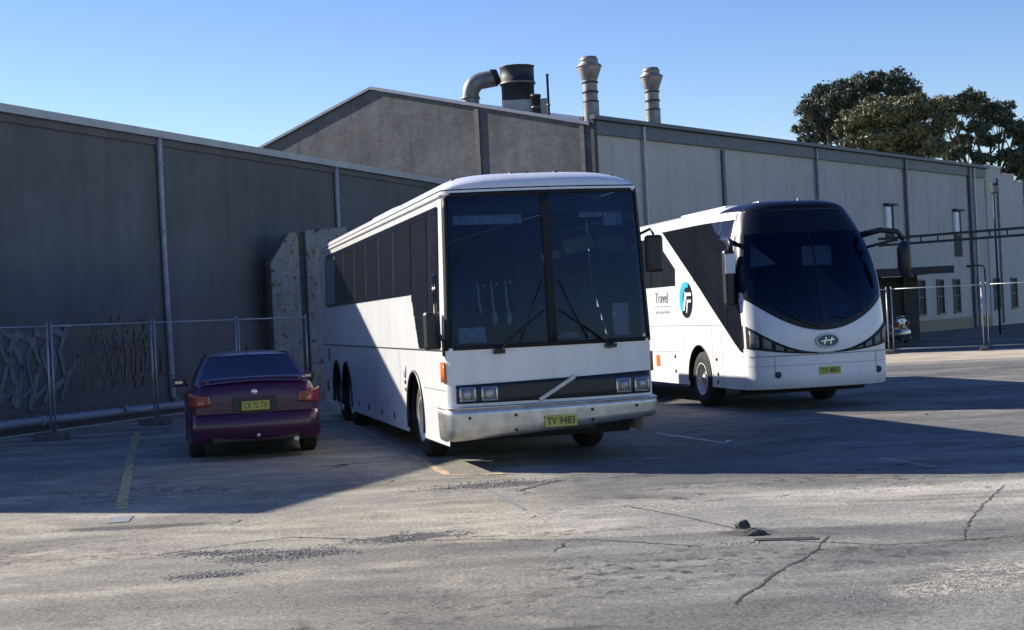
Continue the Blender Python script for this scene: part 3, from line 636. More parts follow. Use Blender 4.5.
lp = thing('light_pole', 'short hooked lamp post behind the paired fence posts', 'pole', (20.4, 64.5, 0))
MB().tube([(0, 0, 0), (0, 0, 2.9), (-.1, 0, 3.02), (-.5, 0, 3.05)], .035, 8).build('pole', M['tank'], lp); MB().box((-.6, 0, 3.02), (.34, .16, .10)).build('lamp_head', M['tank'], lp, .02)
MB().box((-.6, 0, 2.962), (.26, .12, .012)).build('lens', M['lens'], lp)

# ---------------------------------------------------------------- wire fences
def make_panel(w, h, label, group):
    t_ = thing('fence_panel', label, 'fence panel', group=group)
    for x in (0.03, w - .03): MB().tube([(x, 0, .06), (x, 0, h + .06)], .021, 8).build('post', M['galv'], t_)
    for z in (h - .02, .16): MB().tube([(.03, 0, z), (w - .03, 0, z)], .016, 8).build('rail', M['galv'], t_)
    mb = MB(); n = int(w / .11)
    for k in range(1, n): mb.beam((k * w / n, 0, .16), (k * w / n, 0, h - .02), .0011, .0011)
    for k in range(1, 13): mb.beam((.03, .004, .16 + k * (h - .18) / 13), (w - .03, .004, .16 + k * (h - .18) / 13), .0011, .0011)
    mb.build('wire_mesh', M['galv'], t_)
    MB().box((w - .02, 0, .065), (.24, .62, .13)).build('foot_block', M['concrete'], t_, .02)
    return t_
fp = make_panel(3.18, 2.06, '', 'temporary fence panels along the grey warehouse')
fx, fy = -8.30, 26.93; dd = Vector((1.12, 3.02)).normalized(); an = math.atan2(dd.y, dd.x)
labs = ['wire fence panel before the pale blue graffiti, cut by the photo left edge', 'wire fence panel in front of the brown graffiti, left of the car',
        'wire fence panel crossed by the long downpipe behind the purple car', 'wire fence panel running behind the purple car to the peeling buttress']
for i, lb in enumerate(labs):
    o = fp if i == 0 else copy_tree(fp)
    o.location = (fx + dd.x * 3.24 * (i - 1), fy + dd.y * 3.24 * (i - 1), 0); o.rotation_euler = (0, 0, an); o['label'] = lb
fp2 = make_panel(2.85, 2.12, '', 'temporary fence panels across the right of the yard')
dd = Vector((2.77, -.99)).normalized(); an = math.atan2(dd.y, dd.x)
labs = ['wire fence panel emerging from behind the black fronted coach', 'wire fence panel between the two paired post joints right of the coach', 'wire fence panel cut by the right edge of the photo']
for i, lb in enumerate(labs):
    o = fp2 if i == 0 else copy_tree(fp2)
    o.location = (12.26 + dd.x * 2.94 * (i - 1), 48.56 + dd.y * 2.94 * (i - 1), 0); o.rotation_euler = (0, 0, an); o['label'] = lb

# ---------------------------------------------------------------- trees
def tree(label, base, hgt, blobs, leaf, nleaf, ls, seed):
    """trunk and limbs reaching to each clump; crown of many small leaf faces in uneven clumps"""
    r = random.Random(seed); t_ = thing('gum_tree', label, 'tree', base, 0, 'gum trees behind the factory')
    tb = MB(); tb.tube([(0, 0, 0), (r.uniform(-.3, .3), 0, hgt * .25), (r.uniform(-.5, .5), .2, hgt * .5), (0, 0, hgt * .72)], [.55, .42, .32, .12], 10)
    for (bx, by, bz, br) in blobs:
        br *= 1.28; st = Vector((0, 0, hgt * r.uniform(.3, .5))); en = Vector((bx, by, bz - br * .1)); md = st.lerp(en, .55) + Vector((r.uniform(-.5, .5), r.uniform(-.4, .4), -.4))
        tb.tube([st, md, en], [.20, .12, .04], 7)
        for _ in range(5):
            e2 = en + Vector((r.gauss(0, 1), r.gauss(0, 1), r.gauss(0.2, .8))) * br * .55; tb.tube([md.lerp(en, .6), e2], [.05, .015], 5, False)
    tb.build('trunk', M['bark'], t_)
    cb = MB(); tot = sum(b[3] ** 2.2 for b in blobs)
    for (bx, by, bz, br) in blobs:
        n = int(nleaf * br ** 2.2 / tot); br *= 1.28; subs = []
        for _ in range(int(16 + br * 16)):
            d = Vector((r.gauss(0, 1), r.gauss(0, 1), r.gauss(0, .7))).normalized() * br * r.uniform(.35, 1.05); d.z *= .72
            subs.append((Vector((bx, by, bz)) + d, r.uniform(.22, .62) * min(1.5, br * .6)))
        for k in range(n):
            c, sr = subs[r.randrange(len(subs))]
            d = Vector((r.gauss(0, .62), r.gauss(0, .62), r.gauss(0, .42))) * sr
            p = c + d; a = Vector((r.gauss(0, 1), r.gauss(0, 1), r.gauss(-.3, .8))).normalized(); b = a.orthogonal().normalized()
            b = (b * math.cos(k) + a.cross(b) * math.sin(k)); l = ls * r.uniform(.6, 1.4); w = l * .33
            cb.add([p - a * l * .5, p + b * w * .5, p + a * l * .5, p - b * w * .5], [(0, 1, 2, 3)])
    cb.build('crown', leaf, t_, fix=False)
    return t_
tree('dark rounded gum tree behind the factory roof, leftmost and tallest of the row', (27.1, 118.0, 0), 19.5,
     [(-0.0, -0.0, 17.9, 1.34),(-2.0, 0.2, 17.2, 1.26),(1.7, 1.0, 18.7, 1.18),(3.7, -0.6, 18.6, 1.02),(4.5, -0.6, 18.0, 0.94),(-0.9, 0.6, 15.9, 1.02),(-2.8, -0.0, 16.0, 0.71),(-3.3, -0.5, 14.6, 0.55),(1.2, -0.3, 16.6, 1.26),(2.9, -0.5, 16.8, 1.02),(-3.5, -1.1, 15.4, 0.47),(0.5, 0.4, 14.7, 0.94),(-1.8, 1.3, 15.0, 0.79),(2.7, 0.6, 19.2, 0.71),(-2.0, 0.4, 18.5, 0.63),(5.2, -0.5, 17.6, 0.55),(-3.9, -0.2, 15.5, 0.39),(-3.3, -1.1, 16.9, 0.55)],
     M['leaf_dark'], 46000, 0.35, 11)
tree('olive gum tree with a broad flat crown between the two dark trees', (27.2, 106.0, 0), 15.8,
     [(-0.5, -0.7, 15.0, 1.2),(1.3, 0.0, 15.2, 1.13),(2.9, 0.2, 15.1, 0.92),(-2.1, -0.1, 14.4, 0.99),(-3.0, 0.3, 14.0, 0.64),(0.4, -0.0, 13.7, 1.27),(2.2, 0.1, 13.4, 1.13),(-1.3, -1.0, 12.8, 0.99),(-2.9, -1.2, 12.7, 0.57),(3.8, -0.8, 15.4, 0.49),(1.1, 0.9, 12.2, 1.13),(2.9, -1.5, 12.1, 0.85),(3.7, -0.5, 14.1, 0.71),(-0.7, -0.2, 11.9, 0.85)],
     M['leaf_olive'], 56000, 0.34, 23)
tree('dark green gum tree with gappy drooping limbs at the far right', (35.8, 112.0, 0), 16.6,
     [(-1.2, -1.1, 16.2, 0.82),(-2.4, -1.0, 15.6, 0.75),(0.2, 1.1, 15.8, 0.9),(1.3, 0.1, 14.9, 0.82),(-0.6, -0.7, 14.2, 0.75),(-1.9, -0.5, 12.6, 0.67),(0.5, 0.1, 13.4, 0.75),(2.4, -0.6, 13.9, 0.75),(3.5, 0.7, 13.4, 0.75),(1.5, -1.2, 12.0, 0.75),(-0.3, -0.4, 11.8, 0.67),(2.8, -0.7, 11.8, 0.9),(-3.0, 0.8, 16.4, 0.52),(3.7, 1.1, 11.2, 0.9),(-1.4, 0.0, 13.3, 0.6),(1.7, 1.3, 10.8, 0.75),(4.5, -1.4, 12.3, 0.9),(0.4, 0.6, 10.9, 0.67),(-2.3, -0.8, 14.3, 0.52),(-2.8, -1.0, 12.1, 0.45),(2.1, 0.2, 15.8, 0.37)],
     M['leaf_green'], 42000, 0.34, 37)

# ================================================================== VEHICLES
def make_wheel(name, parent, loc, r, w, outward, steel=True, nb=10, dish=.04):
    """axis along local x; outward = -1 or +1; sub-parts: tyre, rim, hub"""
    s = outward
    h = bpy.data.objects.new(name, None)
    t = MB(); k = r
    t.lathe([(k * .56, -w * .5 * s), (k * .66, -w * .5 * s), (k * .90, -w * .5 * s), (k * .985, -w * .40 * s), (k, -w * .25 * s), (k, w * .25 * s), (k * .985, w * .40 * s), (k * .90, w * .5 * s), (k * .80, w * .53 * s), (k * .66, w * .50 * s), (k * .57, w * .46 * s), (k * .56, 0)], axis='x', n=40)
    wh = t.build(name, M['rubber'], parent); wh.location = loc
    rm = MB()
    rm.lathe([(k * .565, w * .46 * s), (k * .60, w * .52 * s), (k * .57, w * .53 * s), (k * .52, w * .40 * s), (k * .50, w * .05 * s), (k * .42, (-w * .02) * s), (k * .36, w * .05 * s), (k * .30, w * .16 * s), (k * .18, w * .16 * s)], axis='x', n=40)
    rim = rm.build('rim', M['rim'] if steel else M['galv'], wh)
    hb = MB(); hb.lathe([(k * .19, w * .14 * s), (k * .19, w * .30 * s), (k * .15, w * .42 * s), (k * .05, w * .45 * s), (.001, w * .45 * s)], axis='x', n=20)
    for i in range(nb):
        a = i * 2 * math.pi / nb; hb.lathe([(k * .03, w * .15 * s), (k * .03, w * .25 * s), (.001, w * .26 * s)], (0, k * .25 * math.cos(a), k * .25 * math.sin(a)), 'x', 8)
    hb.build('hub', M['steel'], wh)
    ds = MB()
    for i in range(8):
        a = i * math.pi / 4 + .2; ds.lathe([(k * .055, (w * .035) * s), (.001, (w * .037) * s)], (0.004 * s, k * .45 * math.cos(a), k * .45 * math.sin(a)), 'x', 10)
    ds.build('hand_hole', M['black'], wh)
    bpy.data.objects.remove(h)
    return wh

class Coach:
    """surface description of a coach body. x: right as seen from its front, y: backwards, z: up"""
    def __init__(s, L_, hws, hwf, yf, zt, crown, blend=1.0, zb=.30, shape=4.0, shp=.5, gl=.5):
        s.L, s.hws, s.hwf, s.yf, s.zt, s.crown, s.blend, s.zb, s.shape, s.shp, s.gl = L_, hws, hwf, yf, zt, crown, blend, zb, shape, shp, gl
    def X(s, y, z):
        y0 = s.yf(1.0, z); k = max(0.0, 1 - max(0, y - y0) / s.blend)
        return s.hws(z) - (s.hws(z) - s.hwf(z)) * k * k
    def side(s, sg, y, z, e=0.0):
        y = max(y, s.yf(1.0, z)); return (sg * (s.X(y, z) + e), y, z)
    def front(s, u, z, e=0.0):
        p = Vector((s.hwf(z) * u, s.yf(u, z), z)); d = .01
        u0, u1 = max(-1, u - d), min(1, u + d)
        a = Vector((s.hwf(z) * u1 - s.hwf(z) * u0, s.yf(u1, z) - s.yf(u0, z), 0))
        b = Vector(((s.hwf(z + d) - s.hwf(z - d)) * u, s.yf(u, z + d) - s.yf(u, z - d), 2 * d))
        n = a.cross(b).normalized()
        if n.y > 0: n = -n
        return tuple(p + n * e)
    def roof(s, u, q, e=0.0):
        y0 = s.yf(u, s.zt); y = y0 + (s.L - y0) * q; sh = (1 - abs(u) ** s.shape) ** s.shp
        g = min(1.0, (y - y0) / s.gl); g = math.sqrt(max(0, 1 - (1 - g) ** 2))
        x = s.X(max(y, s.yf(1, s.zt)), s.zt) * u
        return (x, y, s.zt + (s.crown + e) * sh * (0.0 + g) + (e if q > 0 else 0) * 0)
    def roofz(s, x, y):
        u = x / s.hws(s.zt); return s.zt + s.crown * (1 - abs(u) ** s.shape) ** s.shp

def us_dense(n=41):
    return [math.sin(a) if False else a for a in [(-1 + 2 * i / (n - 1)) for i in range(n)]]
def ucos(n=49):
    # parameter values crowded towards the corners, where the nose curves away
    return [math.copysign(1 - (1 - abs(t)) ** 1.9, t) for t in lin(-1, 1, n)]

def side_patch(co, sg, ya, yb, zlo, zhi, e, n=60, m=6, extra=()):
    """skin piece on a flank between curves zlo(y) and zhi(y)"""
    ys = sorted(set(lin(ya, yb, n)) | set(x for x in extra if ya < x < yb))
    mb = MB(); mb.grid(lambda y, t: co.side(sg, y, zlo(y) + (zhi(y) - zlo(y)) * t, e), ys, lin(0, 1, m)); return mb
def front_patch(co, ua, ub, zlo, zhi, e, n=40, m=8):
    mb = MB(); mb.grid(lambda u, t: co.front(u, zlo(u) + (zhi(u) - zlo(u)) * t, e), lin(ua, ub, n), lin(0, 1, m)); return mb
def const(v): return lambda *_: v
def arch(zb, centers, r, zc, clear=.1):
    def f(y):
        z = zb
        for c in centers:
            if abs(y - c) < r: z = max(z, zc + math.sqrt(max(0, r * r - (y - c) ** 2)))
        return z
    return f
def coach_shell(co, parent, mat, arches, zl, belt, z_win, win_ranges, front_skip, roof_mat=None, front_mat=None):
    mb = MB()
    ex = []
    for c in arches:
        for k in range(-12, 13): ex.append(c + .60 * math.sin(k * math.pi / 24))
        ex += [c - .6001, c + .6001]
    zlo = arch(zl, arches, .60, .50)
    cuts = sorted(set([y for ra in win_ranges for y in ra]))
    for sg in (-1, 1):
        p = side_patch(co, sg, 0.0, co.L, zlo, const(belt), 0, 70, 6, ex); mb.add(p.v, p.f, True)
        p = side_patch(co, sg, 0.0, co.L, const(belt), const(co.zt), 0, 70, 12, cuts)
        mb2 = MB(); ys = sorted(set(lin(0, co.L, 70)) | set(cuts)); zs = sorted(set(lin(belt, co.zt, 10)) | set(z_win))
        mb2.grid(lambda y, z: co.side(sg, y, z), ys, zs, True, lambda y, z: any(a < y < b and z0(y) < z < z1(y) for a, b, z0, z1 in win_ranges_fn(win_ranges)))
        mb.add(mb2.v, mb2.f, True)
    return mb, zlo
def win_ranges_fn(w): return w

def seat_mb(x, y, z, s=1.0):
    mb = MB(); mb.box((x, y, z + .22), (.46, .48, .16)); 
    mt = Matrix.Rotation(R(-10), 3, 'X')
    mb.box((x, y + .27, z + .66), (.45, .12, .82), mtx=mt); mb.box((x, y + .35, z + 1.05), (.30, .12, .2), mtx=mt); mb.box((x, y, z + .07), (.3, .3, .16))
    return mb

# ------------------------------------------------------------------ coach A : flat fronted older coach
TH1 = R(13.6)
A = Coach(13.0, lambda z: 1.285 if z < 1.5 else 1.285 - .055 * (z - 1.5) / 1.8, lambda z: (1.285 if z < 1.5 else 1.285 - .06 * (z - 1.5) / 1.8) - .008,
          lambda u, z: -.14 * (1 - u * u) + .06 * max(0, (abs(u) - .93) / .07) ** 2 + (0 if z < 1.45 else .10 * ((z - 1.45) / 1.85) ** 1.4), 3.355, .21, .25, .30, 4.5, .6, .55)
ca = thing('coach', 'older white coach with tall flat two piece windscreen and slanting bar across its black grille', 'coach', (.445, 18.06, 0), TH1)
zl = .30; arc = [2.25, 9.35, 10.75]
zlo = arch(zl, arc, .60, .52)
mb = MB()
ex = [c + .60 * math.sin(k * math.pi / 24) for c in arc for k in range(-12, 13)] + [c + d for c in arc for d in (-.601, .601)]
for sg in (-1, 1):
    p = side_patch(A, sg, 0, A.L, (zlo if sg < 0 else (lambda y: zlo(y) if y > .5 else .56)), const(1.43), 0, 80, 6, ex + [.49, .51]); mb.add(p.v, p.f, True)
    def skip(y, z):
        wb = 2.19 if y > 2.35 else (2.19 - .74 * min(1, (2.35 - y) / .55) if y > 1.8 else 1.45)
        return .34 < y < 12.35 and wb < z < 3.16
    q = MB(); ys = sorted(set(lin(0, A.L, 90)) | {.34, 1.8, 2.35, 12.35}); zs = sorted(set(lin(1.43, 3.34, 22)) | {2.19, 3.16, 1.45})
    q.grid(lambda y, z: A.side(sg, y, z), ys, zs, True, skip); mb.add(q.v, q.f, True)
uu = sorted(set(ucos(49)) | {-.965, .965}); zz = sorted(set(lin(.60, 3.34, 36)) | {1.46, 3.29})
mb.grid(lambda u, z: A.front(u, z), uu, zz, True, lambda u, z: abs(u) < .975 and 1.46 < z < 3.29)
mb.grid(lambda u, q: A.roof(u, q), lin(-1, 1, 41), [0, .001, .004, .008, .014, .02, .03, .04, .05] + lin(.08, 1, 14))
mb.grid(lambda u, z: (A.hws(z) * u, A.L + .0 - .0 * z, z), lin(-1, 1, 9), lin(.3, 3.34, 9)); mb.grid(lambda u, t: (A.X(A.L, 3.34) * u, A.L, 3.34 + t * (A.roof(u, 1)[2] - 3.34)), lin(-1, 1, 41), [0, 1])
body = mb.build('body', M['white'], ca)
# roof-edge rail / rain channel (the bright line under the roof)
for sg in (-1, 1):
    mb = MB(); mb.tube([A.side(sg, y, 3.285, .012) for y in lin(.15, 12.9, 30)], .018, 6); mb.build('rain_channel', M['white'], ca)
# floor, underbody, wheel-well walls
MB().box((0, A.L / 2 + .1, 1.10), (2.36, A.L - .6, .06)).build('cabin_floor', M['dash'], ca)
mb = MB(); mb.box((0, A.L / 2 + .1, .62), (1.36, A.L - .9, .5)); mb.build('underbody', M['black'], ca)
MB().box((0, .75, .42), (2.36, .05, .26)).build('underside_blackout', M['satin'], ca)  # dark board added to black out the underside and hide the wheels
# front: two windscreen panes, black surround, centre pillar
sur = MB()
def frm(co, ua, ub, za, zb, w, e, mbx):
    for (a, b, c, d) in ((ua, ub, za, za + w), (ua, ub, zb - w, zb), (ua, ua + w / 1.2, za + w, zb - w), (ub - w / 1.2, ub, za + w, zb - w)):
        p = front_patch(co, a, b, const(c), const(d), e, 24 if b - a > .3 else 3, 3 if d - c < .3 else 14); mbx.add(p.v, p.f, True)
frm(A, -.998, .998, 1.435, 3.31, .05, .010, sur)
p = front_patch(A, -.045, .035, const(1.48), const(3.27), .014, 5, 14); sur.add(p.v, p.f, True)
sur.build('windscreen_surround', M['satin'], ca, solid=.008)
for a, b in ((-.978, -.05), (.04, .978)): front_patch(A, a, b, const(1.47), const(3.285), .0, 26, 16).build('windscreen', M['glass'], ca)
# header band behind the top of the glass (destination blind box) and interior
MB().box((-.62, .40, 3.02), (.86, .05, .15)).build('destination_blind', M['paper'], ca)
MB().box((.0, .52, 3.14), (2.28, .40, .16)).build('header_locker', M['liner'], ca)
db = MB(); db.grid(lambda u, t: (1.13 * u, -.10 * (1 - u * u) + .12 + t * .62, 1.40 + .10 * math.sin(t * 3.1)), lin(-1, 1, 17), lin(0, 1, 6)); db.build('dashboard', M['dash'], ca, solid=.05)
MB().box((-.93, .13, 1.60), (.33, .02, .20), mtx=Matrix.Rotation(R(-25), 3, 'X')).build('dash_papers', M['paper'], ca)
lump('crumpled_papers', (.30, .25, 1.52), (.13, .1, .06), 5, M['paper'], ca)
mb = MB(); mb.tube([(-.66 + .24 * math.cos(a), .62 + .10 * math.sin(a), 1.66 + .21 * math.sin(a)) for a in lin(0, 6.283, 25)], .017, 6, False); mb.beam((-.66, .75, 1.3), (-.66, .62, 1.66), .06, .06); mb.beam((-.9, .62, 1.66), (-.42, .62, 1.66), .04, .02)
mb.build('steering_wheel', M['black'], ca)
seat_mb(-.66, 1.35, 1.13).build('driver_seat', M['seat'], ca, .03)
for k in range(4):
    for x in (-.92, -.44, .44, .92): seat_mb(x, 2.5 + k * .82, 1.25).build('passenger_seat', M['seat'], ca, .03)
MB().box((.62, 2.1, 2.60), (.26, .02, .11), mtx=Matrix.Rotation(R(-12), 3, 'Y')).build('bright_patch_card', M['cream'], ca)  # added pale cards stand in for bright patches showing through the glass
MB().box((1.02, 2.1, 2.74), (.42, .02, .19), mtx=Matrix.Rotation(R(-12), 3, 'Y')).build('bright_patch_card', M['cream'], ca)
for x in (-.74, -.57, -.39):
    mb = MB(); mb.tube([(x, .55, 2.25), (x + .01, .56, 2.0), (x + .03, .56, 1.86)], [.010, .014, .014], 6)
    mb.lathe([(.001, -.12), (.03, -.09), (.035, -.02), (.022, .04), (.001, .05)], (x + .03, .56, 1.82), n=10) if x > -.7 else None
    mb.build('hanging_strap', M['whitebox'], ca)
MB().box((.99, .42, 3.0), (.24, .02, .23)).build('sun_visor', M['paper'], ca); MB().box((.70, .42, 3.05), (.30, .02, .11)).build('sun_visor', M['paper'], ca)
MB().box((1.02, .36, 1.68), (.20, .02, .46)).build('side_notice', M['whitebox'], ca)
# side glazing: tinted panes with black gaps
for sg in (-1, 1):
    p = side_patch(A, sg, .34, 2.35, lambda y: (2.19 - .74 * min(1, (2.35 - y) / .55) if y > 1.8 else 1.45), const(3.16), .004, 30, 12); p.build('cab_window', M['tint'], ca)
    mb = MB()
    for (a, b) in ((.34, .40), (1.12, 1.20), (2.30, 2.40)):
        q = side_patch(A, sg, a, b, (lambda y: 1.45) if b < 1.9 else const(2.17), const(3.17), .010, 3, 10); mb.add(q.v, q.f, True)
    q = side_patch(A, sg, .38, 12.0, const(3.10), const(3.18), .009, 40, 2); mb.add(q.v, q.f, True)
    q = side_patch(A, sg, 2.4, 12.0, const(2.16), const(2.21), .009, 40, 2); mb.add(q.v, q.f, True)
    # inner slider frame of the cab window
    for (ya, za, yb, zb_) in ((.52, 1.72, .52, 2.35), (.52, 2.35, .66, 2.35), (.66, 2.35, .66, 1.72)):
        mb.tube([A.side(sg, ya, za, .016), A.side(sg, yb, zb_, .016)], .010, 6)
    mb.build('window_frame', M['gloss_black'], ca)
    n = 6; w = (10.75 - 2.42) / n
    for k in range(n):
        side_patch(A, sg, 2.42 + k * w, 2.42 + (k + 1) * w - .04, const(2.20), const(3.12), .005, 4, 5).build('side_window', M['tint'], ca)
        q = side_patch(A, sg, 2.42 + (k + 1) * w - .04, 2.42 + (k + 1) * w, const(2.20), const(3.12), .004, 2, 5); q.build('window_seal', M['satin'], ca)
    o = side_patch(A, sg, 10.77, 12.35, const(2.19), const(3.16), .003, 6, 5).build('rear_panel', M['dullgrey'], ca); o['label'] = 'grey rear quarter panel'
# side details
for sg in (-1, 1):
    mb = MB(); q = side_patch(A, sg, .25, 12.9, const(1.425), const(1.445), .004, 40, 2); mb.add(q.v, q.f); mb.build('belt_crease', M['cowl'], ca)
    for y in (3.4, 4.7, 6.0, 7.3, 8.4, 11.6): side_patch(A, sg, y, y + .012, const(.34), const(1.42), .003, 2, 4).build('locker_joint', M['grey_ink'], ca)
    side_patch(A, sg, .14, 1.6, const(.95), const(.96), .003, 12, 2).build('locker_joint', M['grey_ink'], ca)
    for c in arc:
        mb = MB(); pts = [A.side(sg, c + .62 * math.cos(a), .52 + .62 * math.sin(a), .006) for a in lin(-.25, math.pi + .25, 21)]
        mb.tube(pts, .022, 6); mb.build('arch_trim', M['black'], ca)
        mb = MB(); mb.box((sg * .72, c, .75), (.05, 1.3, .9)); mb.grid(lambda a, x: (x, c + .605 * math.cos(a), .52 + .605 * math.sin(a)), lin(-.3, math.pi + .3, 24), [sg * .70, sg * 1.24]); mb.build('wheel_well', M['black'], ca)
    for y in (4.1, 5.3, 6.7, 7.9): MB().box((sg * 1.291, y, .46), (.012, .05, .09)).build('locker_latch', M['black'], ca, .003)
    MB().box((sg * 1.291, 11.9, 1.25), (.012, .12, .22)).build('locker_latch', M['black'], ca, .003)
    for z, mt in ((1.06, 'grey_ink'), (.98, 'red_lens'), (.88, 'amber')): MB().box((sg * 1.293, 2.98, z), (.016, .07, .05)).build('side_marker', M[mt], ca, .004)
    MB().lathe([(.10, 0), (.10, .012), (.001, .013)] if sg > 0 else [(.001, -.013), (.10, -.012), (.10, 0)], (sg * 1.286, 3.0, 1.15), 'x', 20).build('fuel_cap', M['white'], ca)
MB().box((-1.292, 12.25, .62), (.03, .16, .20)).build('side_marker', M['red'], ca, .01)
# orange corner indicators
for sg in (-1, 1):
    mb = MB(); q = side_patch(A, sg, 0, .24, const(1.06), const(1.30), .022, 8, 3); mb.add(q.v, q.f, True); mb.build('indicator', M['amber'], ca, solid=.02)
# black grille band, headlights, slanting bar
front_patch(A, -.93, .955, const(.80), lambda u: 1.02 + .05 * (u + .9) / 1.8, .012, 40, 4).build('grille', M['black'], ca, solid=.01)
mb = MB()
for z in (.855, .90, .945, .985):
    q = front_patch(A, -.52, .55, const(z), const(z + .014), .022, 30, 2); mb.add(q.v, q.f, True)
mb.build('grille_slats', M['black'], ca)
for u0 in (-.90, -.70, .60, .79):
    rim = front_patch(A, u0, u0 + .15, const(.825), const(.995), .026, 6, 4).build('headlight', M['chrome'], ca, solid=.01)
    front_patch(A, u0 + .015, u0 + .135, const(.842), const(.978), .034, 6, 4).build('lens', M['lens'], rim, solid=.006)
    c = A.front(u0 + .075, .91, .03); MB().lathe([(.05, -.004), (.045, -.012), (.001, -.014)], c, 'y', 18).build('reflector', M['galv'], rim)
mb = MB(); a, b = A.front(-.165, .80, .035), A.front(.185, 1.055, .035); mb.beam(a, b, .03, .050); mb.build('slanted_bar', M['galv'], ca, .006)
# stainless bumper: profile swept across the nose and round the corners
def bumper(co, prof, mat, parent, ua=-1.0, ub=1.0, wrap=.45, name='bumper', cut=0.0):
    mb = MB(); path = []
    for u in lin(ua, ub, 41): path.append(('f', u))
    pts = []
    def col(kind, v):
        out = []
        for e, z in prof:
            uu_ = v if kind == 'f' else math.copysign(1, v)
            z = prof[0][1] - (prof[0][1] - z) * (1 - cut * .5 * (uu_ + 1))
            if kind == 'f': out.append(co.front(v, z, e))
            else: out.append((math.copysign(co.hws(z) + e * .6, v), abs(v), z))
        return out
    cols = [col('s', -y) for y in (wrap, wrap * .6, .22)] + [col('f', u) for u in lin(-.97, .97, 41)] + [col('s', y) for y in (.22, wrap * .6, wrap)]
    n = len(prof); vs = [p for c in cols for p in c]
    fs = [(i * n + k, (i + 1) * n + k, (i + 1) * n + k + 1, i * n + k + 1) for i in range(len(cols) - 1) for k in range(n - 1)]
    mb.add(vs, fs, True); return mb.build(name, mat, parent)
bumper(A, [(.0, .74), (.055, .74), (.075, .725), (.08, .66), (.07, .58), (.072, .50), (.06, .40), (.04, .36), (-.02, .35)], M['steel'], ca, cut=.42)
bumper(A, [(.02, .765), (.092, .758), (.092, .742), (.02, .735)], M['chrome'], ca, name='bumper_strip')
for (u, z) in ((-.82, .63), (-.40, .64), (-.40, .46), (.33, .65), (.33, .53), (.78, .66)):
        c = A.front(u, z, .083); MB().lathe([(.018, .0), (.018, -.008), (.001, -.01)], c, 'y', 10).build('bumper_bolt', M['black'], ca)
pl = MB().box((0, 0, 0), (.40, .012, .135)).build('licence_plate', M['plate'], ca, .003); c = A.front(.02, .54, .085); pl.location = c
text('plate_text', 'TV 9483', .125, M['ink'], pl, frame((0, -.008, -.002), (1, 0, 0)), width=.34)
# wipers
for (u0, z0, u1, z1) in ((-.52, 1.44, -.07, 1.86), (.56, 1.44, .07, 1.86)):
    mb = MB(); mb.lathe([(.035, -.03), (.045, .03), (.001, .035)], A.front(u0, 1.41, .03), 'y', 12)
    mb.tube([A.front(u0, z0 - .03, .05), A.front((u0 + u1) / 2, (z0 + z1) / 2, .045), A.front(u1, z1, .03)], [.016, .013, .010], 6)
    mb.tube([A.front(u0 * .55 + u1 * .45, 1.50, .022), A.front(u1 * 1.2, z1 + .35, .022)], .011, 6)
    mb.box((A.front(u0, 1.40, .03)), (.14, .05, .05)); mb.build('wiper', M['black'], ca)
# mirrors
def mirror(parent, arm, head, size, rot=0):
    mb = MB(); mb.tube(arm, .018, 8); a = mb.build('mirror_arm', M['black'], parent)
    mb = MB(); mt = Matrix.Rotation(rot, 3, 'Z'); mb.box(head, size, mtx=mt); h = mb.build('mirror_head', M['black'], a, .04)
    q = MB(); q.box(Vector(head) + mt @ Vector((0, size[1] / 2 + .002, 0)), (size[0] * .82, .004, size[2] * .86), mtx=mt); q.build('mirror_face', M['mirror'], a)
mirror(ca, [(-1.22, .16, 1.50), (-1.30, .06, 1.55), (-1.36, .16, 1.72), (-1.36, .16, 2.0)], (-1.40, .20, 1.68), (.20, .12, .46), R(12))
MB().box((-1.27, .10, 1.47), (.07, .06, .20)).build('mirror_bracket', M['black'], ca, .01)
mirror(ca, [(1.20, .22, 2.72), (1.36, .08, 2.80), (1.42, .14, 2.74)], (1.43, .18, 2.50), (.22, .13, .46), R(-10))
# roof: marker lights, small antenna base, air-conditioning pods
for x in (-1.02, -.28, .28, 1.0): 
    z = A.roofz(x, 1) - (.0 if abs(x) < .5 else .01); MB().lathe([(.03, 0), (.03, .02), (.02, .035), (.001, .037)], (x, .42, z - .02), n=12).build('marker_light', M['cowl'], ca)
MB().tube([(-.06, .75, 3.50), (-.04, .75, 3.58), (.02, .75, 3.60)], .02, 6).build('roof_horn', M['black'], ca); MB().box((.0, .95, 3.525), (.5, .3, .04)).build('roof_hatch', M['white'], ca, .015)
for (y0, y1, h) in ((4.9, 8.2, .20),):
    mb = MB(); mb.grid(lambda u, t: (1.02 * u, y0 + (y1 - y0) * t, 3.44 + h * (1 - abs(u) ** 6) ** .5 * min(1, t * 5, (1 - t) * 8)), lin(-1, 1, 21), lin(0, 1, 21)); mb.build('air_conditioner', M['white'], ca)
for c in arc:
    for sg in (-1, 1): make_wheel('wheel', ca, (sg * 1.06, c, .50), .50, .29, sg)
for sg in (-1, 1): MB().box((sg * .95, 1.5, .46), (.05, 1.5, .3)).build('inner_skirt', M['black'], ca)

